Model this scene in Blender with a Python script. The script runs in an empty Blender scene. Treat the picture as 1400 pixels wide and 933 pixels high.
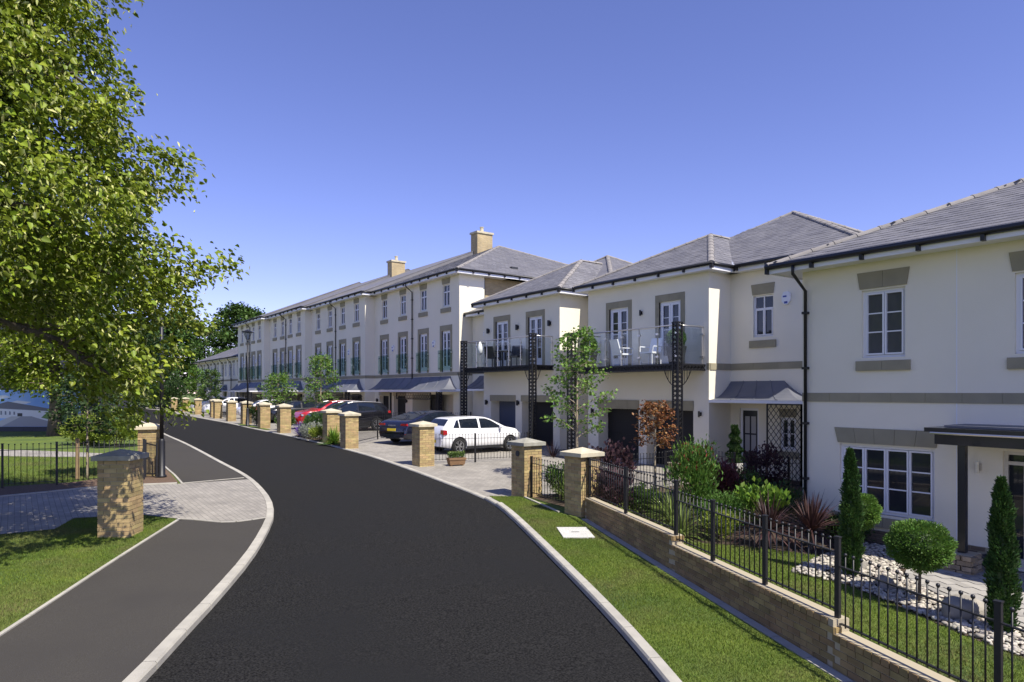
import bpy, bmesh, math, random
import numpy as np
from mathutils import Vector, Matrix, Quaternion
from mathutils.geometry import tessellate_polygon
R = math.radians
scn = bpy.context.scene
COL = scn.collection
random.seed(7)
rng = np.random.default_rng(7)
# ------------------------------------------------------------------ camera
cam_d = bpy.data.cameras.new('camera'); cam = bpy.data.objects.new('camera', cam_d); COL.objects.link(cam)
scn.camera = cam
cam_d.sensor_width = 36.0; cam_d.lens = 36.0 * 933 / 1400
cam_d.shift_y = (536 - 466.5) / 1400
cam_d.clip_start = 0.1; cam_d.clip_end = 2000
CAMP = Vector((0, 0, 3.15))
cam.location = CAMP
cam.rotation_euler = (R(90), 0, R(-36.1))
# ------------------------------------------------------------------ sky and sun
SUN = Vector((0.075, -0.72, 1.0)).normalized()
el = math.asin(SUN.z); az = math.atan2(SUN.x, SUN.y)
w = bpy.data.worlds.new('World'); scn.world = w; w.use_nodes = True
nt = w.node_tree; nt.nodes.clear()
sky = nt.nodes.new('ShaderNodeTexSky'); sky.sky_type = 'NISHITA'; sky.sun_disc = False
sky.sun_elevation = el; sky.sun_rotation = az
sky.altitude = 1500; sky.air_density = 1.0; sky.dust_density = 0.0; sky.ozone_density = 4.0
tint = nt.nodes.new('ShaderNodeMix'); tint.data_type = 'RGBA'; tint.blend_type = 'MULTIPLY'
tint.inputs[0].default_value = 1.0; tint.inputs[7].default_value = (1.12, 0.84, 1.02, 1)
bg = nt.nodes.new('ShaderNodeBackground'); bg.inputs[1].default_value = 0.115
wo = nt.nodes.new('ShaderNodeOutputWorld')
hsn = nt.nodes.new('ShaderNodeHueSaturation'); hsn.inputs['Saturation'].default_value = 1.07; hsn.inputs['Value'].default_value = 1.03
nt.links.new(sky.outputs[0], tint.inputs[6]); nt.links.new(tint.outputs[2], hsn.inputs['Color']); nt.links.new(hsn.outputs[0], bg.inputs[0]); nt.links.new(bg.outputs[0], wo.inputs[0])
sd = bpy.data.lights.new('sun', 'SUN'); sd.energy = 4.2; sd.angle = R(0.53); sd.color = (1.0, 0.94, 0.84)
so = bpy.data.objects.new('sun', sd); COL.objects.link(so); so.location = (0, -20, 60)
so.rotation_euler = (-SUN).to_track_quat('-Z', 'Y').to_euler()
scn.view_settings.view_transform = 'Standard'; scn.view_settings.look = 'None'
scn.view_settings.exposure = 0.76; scn.view_settings.gamma = 1.0
scn.view_settings.use_curve_mapping = False

# ------------------------------------------------------------------ terrain height
def gz(y):
    if y < -30: return -0.96
    if y <= 26: return .032 * y
    if y < 40: return .032 * (y - (y - 26) ** 2 / 28)
    return 1.056

# ------------------------------------------------------------------ helpers
class MB:
    """collects geometry in world (or local) coordinates; build() makes ONE mesh object"""
    def __init__(s): s.v = []; s.f = []
    def add(s, vs, fs):
        o = len(s.v); s.v += [tuple(p) for p in vs]; s.f += [tuple(i + o for i in f) for f in fs]; return s
    def box(s, x0, x1, y0, y1, z0, z1):
        return s.add([(x0,y0,z0),(x1,y0,z0),(x1,y1,z0),(x0,y1,z0),(x0,y0,z1),(x1,y0,z1),(x1,y1,z1),(x0,y1,z1)],
                     [(0,3,2,1),(4,5,6,7),(0,1,5,4),(1,2,6,5),(2,3,7,6),(3,0,4,7)])
    def quad(s, a, b, c, d): return s.add([a, b, c, d], [(0, 1, 2, 3)])
    def poly(s, pts): return s.add(pts, [tuple(range(len(pts)))])
    def bar(s, a, b, w, h=None):
        a = Vector(a); b = Vector(b); d = b - a
        if d.length < 1e-6: return s
        h = w if h is None else h
        up = Vector((0, 0, 1)) if abs(d.normalized().z) < .95 else Vector((1, 0, 0))
        sx = d.cross(up).normalized() * (w / 2); sy = sx.cross(d).normalized() * (h / 2)
        vs = [a - sx - sy, a + sx - sy, a + sx + sy, a - sx + sy, b - sx - sy, b + sx - sy, b + sx + sy, b - sx + sy]
        return s.add(vs, [(0,3,2,1),(4,5,6,7),(0,1,5,4),(1,2,6,5),(2,3,7,6),(3,0,4,7)])
    def tube(s, pts, r, n=8, cap=True):
        pts = [Vector(p) for p in pts]; k = len(pts)
        rs = r if hasattr(r, '__len__') else [r] * k
        vs = []; ref = None
        for i, p in enumerate(pts):
            d = (pts[min(i + 1, k - 1)] - pts[max(i - 1, 0)]).normalized()
            if ref is None:
                ref = Vector((1, 0, 0)) if abs(d.x) < .8 else Vector((0, 1, 0))
            sx = (ref - d * ref.dot(d)).normalized(); ref = sx; sy = d.cross(sx)
            for j in range(n):
                a = 2 * math.pi * j / n
                vs.append(p + (sx * math.cos(a) + sy * math.sin(a)) * rs[i])
        fs = [(i*n+j, i*n+(j+1) % n, (i+1)*n+(j+1) % n, (i+1)*n+j) for i in range(k-1) for j in range(n)]
        if cap: fs += [tuple(range(n-1, -1, -1)), tuple(range((k-1)*n, k*n))]
        return s.add(vs, fs)
    def lathe(s, prof, n=16, c=(0, 0, 0), axis='z'):
        vs = []
        for (r, z) in prof:
            for j in range(n):
                a = 2 * math.pi * j / n; x, y = r * math.cos(a), r * math.sin(a)
                vs.append((c[0]+x, c[1]+y, c[2]+z) if axis == 'z' else (c[0]+x, c[1]+z, c[2]+y))
        k = len(prof)
        fs = [(i*n+j, i*n+(j+1) % n, (i+1)*n+(j+1) % n, (i+1)*n+j) for i in range(k-1) for j in range(n)]
        fs += [tuple(range(n-1, -1, -1)), tuple(range((k-1)*n, k*n))]
        return s.add(vs, fs)
    def ball(s, c, r, nu=10, nv=6, sq=(1, 1, 1)):
        prof = [(max(1e-4, r * math.sin(math.pi * i / nv)), -r * math.cos(math.pi * i / nv)) for i in range(nv + 1)]
        o = len(s.v); s.lathe(prof, nu)
        for i in range(o, len(s.v)):
            p = s.v[i]; s.v[i] = (c[0] + p[0]*sq[0], c[1] + p[1]*sq[1], c[2] + p[2]*sq[2])
        return s
    def extr(s, poly2, fn, d):
        """prism: 2D polygon mapped by fn(a,b) then shifted by vector d"""
        a = [Vector(fn(*p)) for p in poly2]; b = [p + Vector(d) for p in a]; n = len(a)
        return s.add(a + b, [tuple(range(n)), tuple(range(2*n-1, n-1, -1))] + [(i, (i+1) % n, n+(i+1) % n, n+i) for i in range(n)])
    def mesh(s, name, off=(0, 0, 0), smooth=False):
        m = bpy.data.meshes.new(name)
        m.from_pydata([(p[0]-off[0], p[1]-off[1], p[2]-off[2]) for p in s.v], [], s.f)
        if smooth:
            m.polygons.foreach_set('use_smooth', [True] * len(m.polygons))
        m.update(); return m
    def build(s, name, mat, parent=None, smooth=False, local=False, kind=None):
        off = (0, 0, 0)
        if parent is not None and not local: off = origin(parent)
        m = s.mesh(name, off, smooth); m.materials.append(mat)
        o = bpy.data.objects.new(name, m); COL.objects.link(o)
        if parent is not None: o.parent = parent
        if kind: o['kind'] = kind
        return o

def origin(o):
    p = Vector((0, 0, 0))
    while o is not None: p += o.location; o = o.parent
    return p

def thing(name, label, cat, loc=(0, 0, 0), rz=0.0, group=None, kind=None):
    o = bpy.data.objects.new(name, None); COL.objects.link(o)
    o.location = loc; o.rotation_euler = (0, 0, rz); o.empty_display_size = .2
    if label: o['label'] = label
    if cat: o['category'] = cat
    if group: o['group'] = group
    if kind: o['kind'] = kind
    return o

def inst(name, mesh, parent, loc, rot=(0, 0, 0), scale=(1, 1, 1)):
    o = bpy.data.objects.new(name, mesh); COL.objects.link(o); o.parent = parent
    o.location = loc; o.rotation_euler = rot; o.scale = scale
    return o

def structure(o): o['kind'] = 'structure'; return o

# ------------------------------------------------------------------ materials
def M(name, col, rough=.8, col2=None, nscale=3.0, detail=4.0, bump=0.0, bscale=60.0, rnd=None, rvar=.25, metal=0.0, spec=.5, coat=0.0, hue=0.0, col3=None, n3=.6, subs=0.0, stretch=None):
    m = bpy.data.materials.new(name); m.use_nodes = True
    n = m.node_tree.nodes; l = m.node_tree.links
    b = n['Principled BSDF']; b.inputs['Roughness'].default_value = rough; b.inputs['Metallic'].default_value = metal
    b.inputs['Specular IOR Level'].default_value = spec; b.inputs['Coat Weight'].default_value = coat
    c4 = lambda c: (c[0], c[1], c[2], 1)
    geo = n.new('ShaderNodeNewGeometry'); pos = geo.outputs['Position']
    if stretch:
        mp = n.new('ShaderNodeMapping'); mp.inputs['Scale'].default_value = stretch; l.new(pos, mp.inputs[0]); pos = mp.outputs[0]
    cur = None
    if col2 is not None:
        t = n.new('ShaderNodeTexNoise'); t.inputs['Scale'].default_value = nscale; t.inputs['Detail'].default_value = detail
        l.new(pos, t.inputs['Vector'])
        rp = n.new('ShaderNodeValToRGB'); rp.color_ramp.elements[0].position = .32; rp.color_ramp.elements[1].position = .68
        rp.color_ramp.elements[0].color = c4(col); rp.color_ramp.elements[1].color = c4(col2)
        l.new(t.outputs['Fac'], rp.inputs[0]); cur = rp.outputs[0]
    if col3 is not None:
        t3 = n.new('ShaderNodeTexNoise'); t3.inputs['Scale'].default_value = n3; t3.inputs['Detail'].default_value = 3
        l.new(pos, t3.inputs['Vector'])
        r3 = n.new('ShaderNodeValToRGB'); r3.color_ramp.elements[0].position = .45; r3.color_ramp.elements[1].position = .7
        l.new(t3.outputs['Fac'], r3.inputs[0])
        mx = n.new('ShaderNodeMix'); mx.data_type = 'RGBA'; l.new(r3.outputs[0], mx.inputs[0])
        if cur: l.new(cur, mx.inputs[6])
        else: mx.inputs[6].default_value = c4(col)
        mx.inputs[7].default_value = c4(col3); cur = mx.outputs[2]
    if rnd:
        if rnd == 'island': rv = geo.outputs['Random Per Island']
        else:
            oi = n.new('ShaderNodeObjectInfo'); rv = oi.outputs['Random']
        hs = n.new('ShaderNodeHueSaturation')
        mr = n.new('ShaderNodeMapRange'); mr.inputs[3].default_value = 1 - rvar; mr.inputs[4].default_value = 1 + rvar
        l.new(rv, mr.inputs[0]); l.new(mr.outputs[0], hs.inputs['Value'])
        if hue:
            m2 = n.new('ShaderNodeMath'); m2.operation = 'MULTIPLY'; m2.inputs[1].default_value = 7.13; l.new(rv, m2.inputs[0])
            m3 = n.new('ShaderNodeMath'); m3.operation = 'FRACT'; l.new(m2.outputs[0], m3.inputs[0])
            mh = n.new('ShaderNodeMapRange'); mh.inputs[3].default_value = .5 - hue; mh.inputs[4].default_value = .5 + hue
            l.new(m3.outputs[0], mh.inputs[0]); l.new(mh.outputs[0], hs.inputs['Hue'])
        if cur: l.new(cur, hs.inputs['Color'])
        else: hs.inputs['Color'].default_value = c4(col)
        cur = hs.outputs[0]
    if cur: l.new(cur, b.inputs['Base Color'])
    else: b.inputs['Base Color'].default_value = c4(col)
    if bump:
        tb = n.new('ShaderNodeTexNoise'); tb.inputs['Scale'].default_value = bscale; tb.inputs['Detail'].default_value = 3
        l.new(geo.outputs['Position'], tb.inputs['Vector'])
        bp = n.new('ShaderNodeBump'); bp.inputs['Strength'].default_value = bump; bp.inputs['Distance'].default_value = .02
        l.new(tb.outputs['Fac'], bp.inputs['Height']); l.new(bp.outputs[0], b.inputs['Normal'])
    if subs:
        # thin leaf: some light passes through
        tr = n.new('ShaderNodeBsdfTranslucent'); mxs = n.new('ShaderNodeMixShader'); mxs.inputs[0].default_value = subs
        if cur: l.new(cur, tr.inputs[0])
        else: tr.inputs[0].default_value = c4(col)
        l.new(b.outputs[0], mxs.inputs[1]); l.new(tr.outputs[0], mxs.inputs[2])
        l.new(mxs.outputs[0], n['Material Output'].inputs['Surface'])
    return m

def brick_mat(name, c1, c2, mortar, bw=.225, bh=.075, msize=.01, flat=False, bump=.5, rough=.85, off=.5, scale_noise=1.0):
    """brick/paver pattern for surfaces too far to build singly; flat=True maps on x/y, else on (x+y)/z"""
    m = bpy.data.materials.new(name); m.use_nodes = True
    n = m.node_tree.nodes; l = m.node_tree.links; b = n['Principled BSDF']; b.inputs['Roughness'].default_value = rough
    geo = n.new('ShaderNodeNewGeometry'); sep = n.new('ShaderNodeSeparateXYZ'); l.new(geo.outputs['Position'], sep.inputs[0])
    cmb = n.new('ShaderNodeCombineXYZ')
    if flat:
        l.new(sep.outputs[1], cmb.inputs[0]); l.new(sep.outputs[0], cmb.inputs[1])
    else:
        ad = n.new('ShaderNodeMath'); l.new(sep.outputs[0], ad.inputs[0]); l.new(sep.outputs[1], ad.inputs[1])
        l.new(ad.outputs[0], cmb.inputs[0]); l.new(sep.outputs[2], cmb.inputs[1])
    br = n.new('ShaderNodeTexBrick'); br.offset = off
    br.inputs['Scale'].default_value = 1.0; br.inputs['Brick Width'].default_value = bw; br.inputs['Row Height'].default_value = bh
    br.inputs['Mortar Size'].default_value = msize; br.inputs['Mortar Smooth'].default_value = .1
    br.inputs['Color1'].default_value = (*c1, 1); br.inputs['Color2'].default_value = (*c2, 1); br.inputs['Mortar'].default_value = (*mortar, 1)
    l.new(cmb.outputs[0], br.inputs['Vector'])
    t = n.new('ShaderNodeTexNoise'); t.inputs['Scale'].default_value = 1.3 * scale_noise; t.inputs['Detail'].default_value = 5
    l.new(geo.outputs['Position'], t.inputs['Vector'])
    mr = n.new('ShaderNodeMapRange'); mr.inputs[1].default_value = .3; mr.inputs[2].default_value = .7; mr.inputs[3].default_value = .82; mr.inputs[4].default_value = 1.12
    l.new(t.outputs['Fac'], mr.inputs[0])
    hs = n.new('ShaderNodeHueSaturation'); l.new(br.outputs['Color'], hs.inputs['Color']); l.new(mr.outputs[0], hs.inputs['Value'])
    l.new(hs.outputs[0], b.inputs['Base Color'])
    bp = n.new('ShaderNodeBump'); bp.invert = True; bp.inputs['Strength'].default_value = bump; bp.inputs['Distance'].default_value = .01
    l.new(br.outputs['Fac'], bp.inputs['Height']); l.new(bp.outputs[0], b.inputs['Normal'])
    return m

def clear_glass(name, tint, refl=1.0):
    m = bpy.data.materials.new(name); m.use_nodes = True
    n = m.node_tree.nodes; l = m.node_tree.links; n.remove(n['Principled BSDF'])
    tr = n.new('ShaderNodeBsdfTransparent'); tr.inputs[0].default_value = (*tint, 1)
    gl = n.new('ShaderNodeBsdfGlossy'); gl.inputs['Roughness'].default_value = .02
    fr = n.new('ShaderNodeLayerWeight'); fr.inputs[0].default_value = .5
    pw = n.new('ShaderNodeMath'); pw.operation = 'POWER'; pw.inputs[1].default_value = 4.0; l.new(fr.outputs['Facing'], pw.inputs[0])
    mu = n.new('ShaderNodeMath'); mu.operation = 'MULTIPLY_ADD'; mu.inputs[1].default_value = .45*refl; mu.inputs[2].default_value = .035; l.new(pw.outputs[0], mu.inputs[0])
    mx = n.new('ShaderNodeMixShader'); l.new(mu.outputs[0], mx.inputs[0]); l.new(tr.outputs[0], mx.inputs[1]); l.new(gl.outputs[0], mx.inputs[2])
    l.new(mx.outputs[0], n['Material Output'].inputs[0])
    return m

MAT = dict(
    render=M('white_render', (.86,.805,.65), .9, col2=(.82,.765,.61), nscale=.8, col3=(.805,.75,.60), n3=.3, bump=.25, bscale=90),
    stone=M('cast_stone', (.34,.305,.205), .85, col2=(.285,.258,.175), nscale=2.5, bump=.15, bscale=120),
    stone2=M('cast_stone_pale', (.46,.41,.29), .85, col2=(.40,.355,.25), nscale=3, bump=.15, bscale=120),
    upvc=M('white_frame', (.82,.82,.83), .35),
    cream=M('cream_frame', (.62,.585,.50), .45),
    pane=M('window_glass', (.012,.015,.02), .03, spec=.6, col2=(.03,.035,.04), nscale=1.1),
    slate=M('slate', (.135,.132,.142), .6, col2=(.175,.170,.175), nscale=1.5, rnd='island', rvar=.14, bump=.2, bscale=40),
    slate_o=M('slate_single', (.135,.132,.142), .6, col2=(.175,.170,.175), nscale=1.5, rnd='object', rvar=.14, bump=.2, bscale=40),
    ridge=M('ridge_tile', (.27,.25,.23), .8, col2=(.22,.205,.19), nscale=4, rnd='object', rvar=.1),
    lead=M('lead_sheet', (.125,.135,.16), .5, col2=(.165,.17,.195), nscale=1.2, metal=.2),
    black=M('black_iron', (.012,.012,.014), .45),
    gutter=M('black_gutter', (.012,.012,.013), .4),
    navy=M('navy_paint', (.010,.012,.018), .3, coat=.2),
    garage=M('garage_door', (.013,.013,.015), .6, spec=.3),
    garage_blue=M('garage_door_blue', (.06,.075,.115), .5),
    steel=M('stainless_steel', (.62,.60,.57), .3, metal=.9),
    bglass=clear_glass('balcony_glass', (.95,.97,.965), .55),
    jglass=clear_glass('juliet_glass', (.80,.89,.86), .8),
    brick=M('buff_brick', (.45,.335,.155), .88, col2=(.37,.27,.12), nscale=6, rnd='object', rvar=.22, hue=.012, bump=.3, bscale=150),
    brick_j=M('buff_brick_joined', (.45,.335,.155), .88, col2=(.37,.27,.12), nscale=6, rnd='island', rvar=.22, hue=.012, bump=.3, bscale=150),
    mortar=M('mortar', (.40,.345,.24), .95),
    cap=M('pillar_cap', (.60,.53,.365), .85, col2=(.52,.46,.32), nscale=5, bump=.15, bscale=90, col3=(.40,.37,.28), n3=2.5),
    capw=M('pillar_cap_weathered', (.36,.345,.28), .9, col2=(.26,.25,.20), nscale=6, bump=.2, bscale=90),
    brickwall=brick_mat('buff_brickwork', (.50,.38,.19), (.40,.30,.15), (.40,.35,.25)),
    kerb=M('kerb_concrete', (.43,.405,.34), .9, col2=(.35,.33,.28), nscale=4, rnd='object', rvar=.08, bump=.2, bscale=140),
    asphalt=M('asphalt', (.003,.003,.003), .95, col2=(.033,.032,.030), nscale=42, detail=4, bump=.8, bscale=120, col3=(.017,.017,.017), n3=.5, spec=.15),
    tarpath=M('path_asphalt', (.046,.042,.036), .95, col2=(.066,.061,.053), nscale=70, detail=3, bump=.4, bscale=120, col3=(.050,.046,.041), n3=.7, spec=.2),
    paving=brick_mat('block_paving', (.325,.30,.255), (.265,.245,.21), (.17,.155,.135), bw=.21, bh=.105, msize=.006, flat=True, bump=.3),
    slab=M('paving_slab', (.36,.34,.30), .9, col2=(.31,.295,.265), nscale=5, rnd='object', rvar=.12, bump=.2, bscale=120),
    grass=M('lawn_soil', (.088,.128,.014), .95, col2=(.125,.172,.020), nscale=9, bump=.8, bscale=90, col3=(.060,.10,.02), n3=.8),
    blade=M('grass_blade', (.105,.165,.016), .75, col2=(.165,.225,.024), nscale=1.4, rnd='island', rvar=.35, hue=.02, col3=(.17,.17,.05), n3=1.1, subs=.25),
    mulch=M('bark_mulch', (.085,.052,.03), .95, col2=(.17,.11,.07), nscale=40, bump=1.0, bscale=60),
    soil=M('bed_soil', (.045,.03,.02), .95, col2=(.08,.055,.037), nscale=30, bump=1.0, bscale=50),
    pebble=M('white_pebble', (.40,.365,.30), .85, rnd='island', rvar=.45, hue=.02),
    boulder=M('boulder', (.34,.31,.26), .9, col2=(.20,.185,.16), nscale=4, bump=.8, bscale=12),
    bark=M('bark', (.15,.12,.085), .95, col2=(.085,.068,.05), nscale=14, bump=.8, bscale=30, stretch=(1,1,.25)),
    palebark=M('pale_bark', (.36,.30,.21), .9, col2=(.22,.18,.12), nscale=14, bump=.5, bscale=30, stretch=(1,1,.3)),
    timber=M('timber', (.23,.135,.065), .8, col2=(.16,.09,.045), nscale=6, stretch=(1,1,8)),
    stake=M('stake_timber', (.33,.23,.12), .85, col2=(.25,.17,.09), nscale=6),
    white=M('white_plastic', (.78,.79,.80), .4),
    blue=M('blue_mark', (.03,.06,.30), .4),
    darkgrey=M('dark_grey', (.03,.032,.036), .5),
    tyre=M('tyre_rubber', (.012,.012,.012), .85),
    alloy=M('alloy', (.45,.45,.46), .3, metal=.8),
    pane_net=M('window_glass_net', (.13,.13,.13), .04, spec=.6, col2=(.07,.075,.08), nscale=1.6, stretch=(1,1,.3)),
    cglass=M('car_glass', (.010,.014,.022), .04, spec=.7),
    red_lamp=M('red_lamp', (.28,.008,.012), .15, coat=.5),
    clear_lamp=M('clear_lamp', (.55,.57,.6), .1, metal=.6),
    plate=M('yellow_plate', (.75,.55,.02), .5),
    trim=M('black_trim', (.015,.015,.016), .6),
    hoard=M('hoarding', (.035,.038,.05), .6, col2=(.045,.048,.06), nscale=2),
    clad=M('dark_cladding', (.04,.044,.058), .5),
    curtain=M('curtain', (.42,.41,.40), .9),
)
def leaf_mat(name, c, c2, rv=.35, hue=.015, subs=.3, nscale=.9, rough=.5, spec=.35):
    return M(name, c, rough, col2=c2, nscale=nscale, rnd='island', rvar=rv, hue=hue, subs=subs, spec=spec)
LEAF = dict(
    lime=leaf_mat('lime_leaf', (.145,.20,.016), (.24,.30,.028), .5),
    bract=leaf_mat('lime_bract', (.62,.62,.24), (.52,.54,.17), .3, subs=.3),
    maple=leaf_mat('maple_leaf', (.10,.20,.03), (.16,.27,.045), .35),
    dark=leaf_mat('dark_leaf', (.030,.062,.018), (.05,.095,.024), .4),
    mid=leaf_mat('mid_leaf', (.055,.11,.022), (.085,.15,.03), .4),
    box=leaf_mat('box_leaf', (.085,.175,.03), (.13,.235,.04), .35),
    cypress=leaf_mat('cypress_leaf', (.03,.075,.018), (.055,.115,.024), .4, subs=.15),
    lemon=leaf_mat('lemon_leaf', (.20,.27,.035), (.27,.33,.05), .3),
    copper=leaf_mat('copper_leaf', (.20,.085,.03), (.30,.135,.05), .35),
    purple=leaf_mat('purple_leaf', (.045,.026,.032), (.085,.040,.046), .5),
    redtip=leaf_mat('red_leaf', (.24,.035,.03), (.32,.07,.05), .35),
    maroon=leaf_mat('maroon_leaf', (.10,.026,.028), (.16,.05,.05), .45),
    stripe=leaf_mat('pale_green_blade', (.24,.30,.09), (.17,.24,.055), .3),
    cordy=leaf_mat('cordyline_blade', (.040,.022,.022), (.075,.036,.032), .4, subs=.1),
    lime2=leaf_mat('bright_leaf', (.12,.22,.025), (.17,.29,.035), .35),
    silver=leaf_mat('silver_leaf', (.36,.38,.31), (.30,.33,.27), .25),
    lavender=leaf_mat('lavender_flower', (.20,.12,.42), (.15,.09,.33), .3),
    rust=leaf_mat('rust_grass', (.13,.085,.055), (.18,.12,.07), .3),
)
# ------------------------------------------------------------------ ground, road, paths
def cr(pts, step=.6):
    """smooth curve through 2D points (Catmull-Rom), evenly resampled"""
    P = [np.array(p, float) for p in pts]; out = []
    for i in range(len(P) - 1):
        p0 = P[max(i-1, 0)]; p1 = P[i]; p2 = P[i+1]; p3 = P[min(i+2, len(P)-1)]
        n = max(2, int(np.linalg.norm(p2 - p1) / .25))
        for k in range(n):
            t = k / n
            out.append(.5*((2*p1)+(-p0+p2)*t+(2*p0-5*p1+4*p2-p3)*t*t+(-p0+3*p1-3*p2+p3)*t**3))
    out.append(P[-1]); out = np.array(out)
    d = np.r_[0, np.cumsum(np.linalg.norm(np.diff(out, axis=0), axis=1))]
    n = max(2, int(d[-1] / step)); s = np.linspace(0, d[-1], n + 1)
    return [(float(np.interp(q, d, out[:, 0])), float(np.interp(q, d, out[:, 1]))) for q in s]
def offset(pl, d):
    out = []
    for i, p in enumerate(pl):
        a = pl[max(i-1, 0)]; b = pl[min(i+1, len(pl)-1)]
        t = Vector((b[0]-a[0], b[1]-a[1])).normalized()
        out.append((p[0] + t.y * d, p[1] - t.x * d))     # +d = to the right of travel
    return out
CUTS = [-30, -20, -10, 0, 10, 20, 26, 28, 30, 32, 34, 36, 38, 40]
def sheet_mesh(polys, dz):
    bm = bmesh.new()
    for poly in polys:
        vs = [bm.verts.new((p[0], p[1], 0)) for p in poly]
        for t in tessellate_polygon([[Vector((p[0], p[1], 0)) for p in poly]]):
            try: bm.faces.new([vs[i] for i in t])
            except ValueError: pass
    for c in CUTS:
        bmesh.ops.bisect_plane(bm, geom=bm.verts[:]+bm.edges[:]+bm.faces[:], plane_co=(0, c, 0), plane_no=(0, 1, 0), dist=1e-5)
    for v in bm.verts: v.co.z = gz(v.co.y) + dz
    bmesh.ops.recalc_face_normals(bm, faces=bm.faces[:])
    for f in bm.faces:
        if f.normal.z < 0: f.normal_flip()
    return bm
def sheet(name, poly, mat, dz, kind='structure', polys=None):
    bm = sheet_mesh(polys or [poly], dz)
    m = bpy.data.meshes.new(name); bm.to_mesh(m); bm.free(); m.materials.append(mat)
    o = bpy.data.objects.new(name, m); COL.objects.link(o)
    if kind: o['kind'] = kind
    return o
sheet('ground', [(-700,-700),(700,-700),(700,900),(-700,900)], MAT['grass'], -.12)

LK = cr([(-10.5,-8),(-7,-4),(-4,0),(-1.5,3.4),(0,5.9),(1.05,7.68),(1.58,8.64),(2.26,9.87),(3.19,11.68),(4.04,13.63),(4.57,15.1),(5.05,17.17),(5.44,20.3),(5.55,24.2),(5.72,30.1),(5.92,36.9),(6.67,46.6),(7.4,56.6),(8.5,70),(9.2,80),(8,92),(3,104),(-6,114)], .9)
RK = cr([(-5.5,-9),(-2,-5),(1.2,-1.5),(3.4,1.4),(4.6,3.3),(5.4,4.78),(5.87,5.68),(6.66,7.34),(7.72,9.69),(8.74,12),(9.34,13.56),(9.66,15),(9.98,17.3),(10.28,19.7),(10.6,23),(10.7,26),(10.7,32),(10.85,39.5),(11.4,47),(11.7,54),(12.2,65),(12.6,76),(12.8,88),(10,101),(2,113),(-4,121)], .9)
sheet('road', LK + RK[::-1], MAT['asphalt'], 0.0)
LKi = offset(LK, -.13); RKi = offset(RK, .13)
# left: lawn at pavement level, right: lawn near / block paving far
sheet('lawn', LKi + [(-60,114),(-60,-8)], MAT['grass'], .07)
ks = next(i for i, p in enumerate(RKi) if p[1] > 13.75)          # where the kerb drops
RN = RKi[:ks+1]; RF = RKi[ks:]
sheet('verge', RN + [(10.45,13.62),(10.3,11.2),(10.05,10.9),(6.95,3.65),(5.2,-.7),(2.5,-5),(-2,-9)], MAT['grass'], .075)
sheet('front_garden_soil', [(6.95,3.65),(5.2,-.7),(2.5,-5),(-2,-9),(40,-9),(40,8.2),(19.4,8.2),(19.4,13.0),(13.6,13.0),(11.4,13.7),(10.45,13.62),(10.3,11.2),(10.05,10.9)], MAT['soil'], .06)
sheet('forecourt', RF + [(40,121),(40,8.3),(19.4,8.3),(19.4,13.1),(13.6,13.1),(11.4,13.8),(10.6,13.8)], MAT['paving'], .03)
# left foot path, driveway
EDG = cr([(-9,-7),(-5.2,0),(-2.6,4.9),(-.13,9.69),(1.4,12.7),(2.72,15.2)], .9)
i0 = 0; i1 = next(i for i, p in enumerate(LKi) if p[1] > 13.7)
near_end = cr([(2.72,15.2),(3.05,14.85),(3.45,14.35),(LKi[i1][0],LKi[i1][1])], .3)
sheet('footpath', LKi[i0:i1] + near_end[::-1] + EDG[::-1], MAT['tarpath'], .078)
j0 = next(i for i, p in enumerate(LKi) if p[1] > 20.0) - 1; j1 = next(i for i, p in enumerate(LKi) if p[1] > 47)
FE = cr([(3.6,19.80),(3.72,21.8),(3.8,24),(4.3,31),(4.7,36.5),(5.2,41),(5.6,47)], .9)
sheet('footpath_far', LKi[j0:j1] + FE[::-1], MAT['tarpath'], .078)
drive = [(-14,15.5),(.62,15.42),(.98,16.35),(2.2,15.98)] + near_end + LKi[i1+1:j0+1] + [(3.6,19.80),(1.74,20.2),(-.27,19.78),(-14,18.9)]
sheet('driveway', drive, MAT['paving'], .082)
sheet('mulch_strip', [(-14,18.98),(-.27,19.86),(1.74,20.28),(3.54,19.95),(3.66,21.8),(3.74,24),(3.3,24.2),(3.0,22.4),(1.2,21.35),(-.3,21.35),(-14,20.6)], MAT['mulch'], .086)
sheet('lawn_path', [(-30,33.5),(-.43,31.2),(1.6,29.1),(2.6,28.0),(4.0,27.4),(4.0,26.6),(2.3,27.0),(1.0,27.7),(-.39,28.7),(-30,31)], MAT['paving'], .08)

# kerb stones: one object each along the near kerbs, one strip beyond
def kerb_mesh(w, h, ch):
    prof = [(-w/2, 0), (w/2, 0), (w/2, h-ch), (w/2-ch*.7, h), (-w/2, h)]
    mb = MB(); mb.extr(prof, lambda a, b: (-.455, a, b), (.91, 0, 0)); return mb.mesh('kerb_stone')
def kerb_run(root, pl, mesh, mat, side, z_up, depth, name='kerb_stone', lim=(-50, 200)):
    mesh.materials.clear(); mesh.materials.append(mat)
    for i in range(len(pl) - 1):
        a = Vector((*pl[i], 0)); b = Vector((*pl[i+1], 0))
        if not lim[0] <= (a.y + b.y)/2 <= lim[1]: continue
        if side < 0: a, b = b, a
        a.z = gz(a.y); b.z = gz(b.y); d = b - a; c = (a + b) / 2
        z = c.z + (z_up(c.y) if callable(z_up) else z_up) - depth
        o = inst(name, mesh, root, (c.x, c.y, z), (0, -math.asin(d.z / d.length), math.atan2(d.y, d.x)), ((d.length - .016) / .91, 1, 1))
        o.rotation_euler = (0, -math.asin(d.z / d.length), math.atan2(d.y, d.x))
km = kerb_mesh(.14, .30, .025)
lk = thing('kerb', None, None); structure(lk); lk.name = 'left_kerb'
def lup(y): return .095 if y < 12.5 else max(.088, .095)
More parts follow.
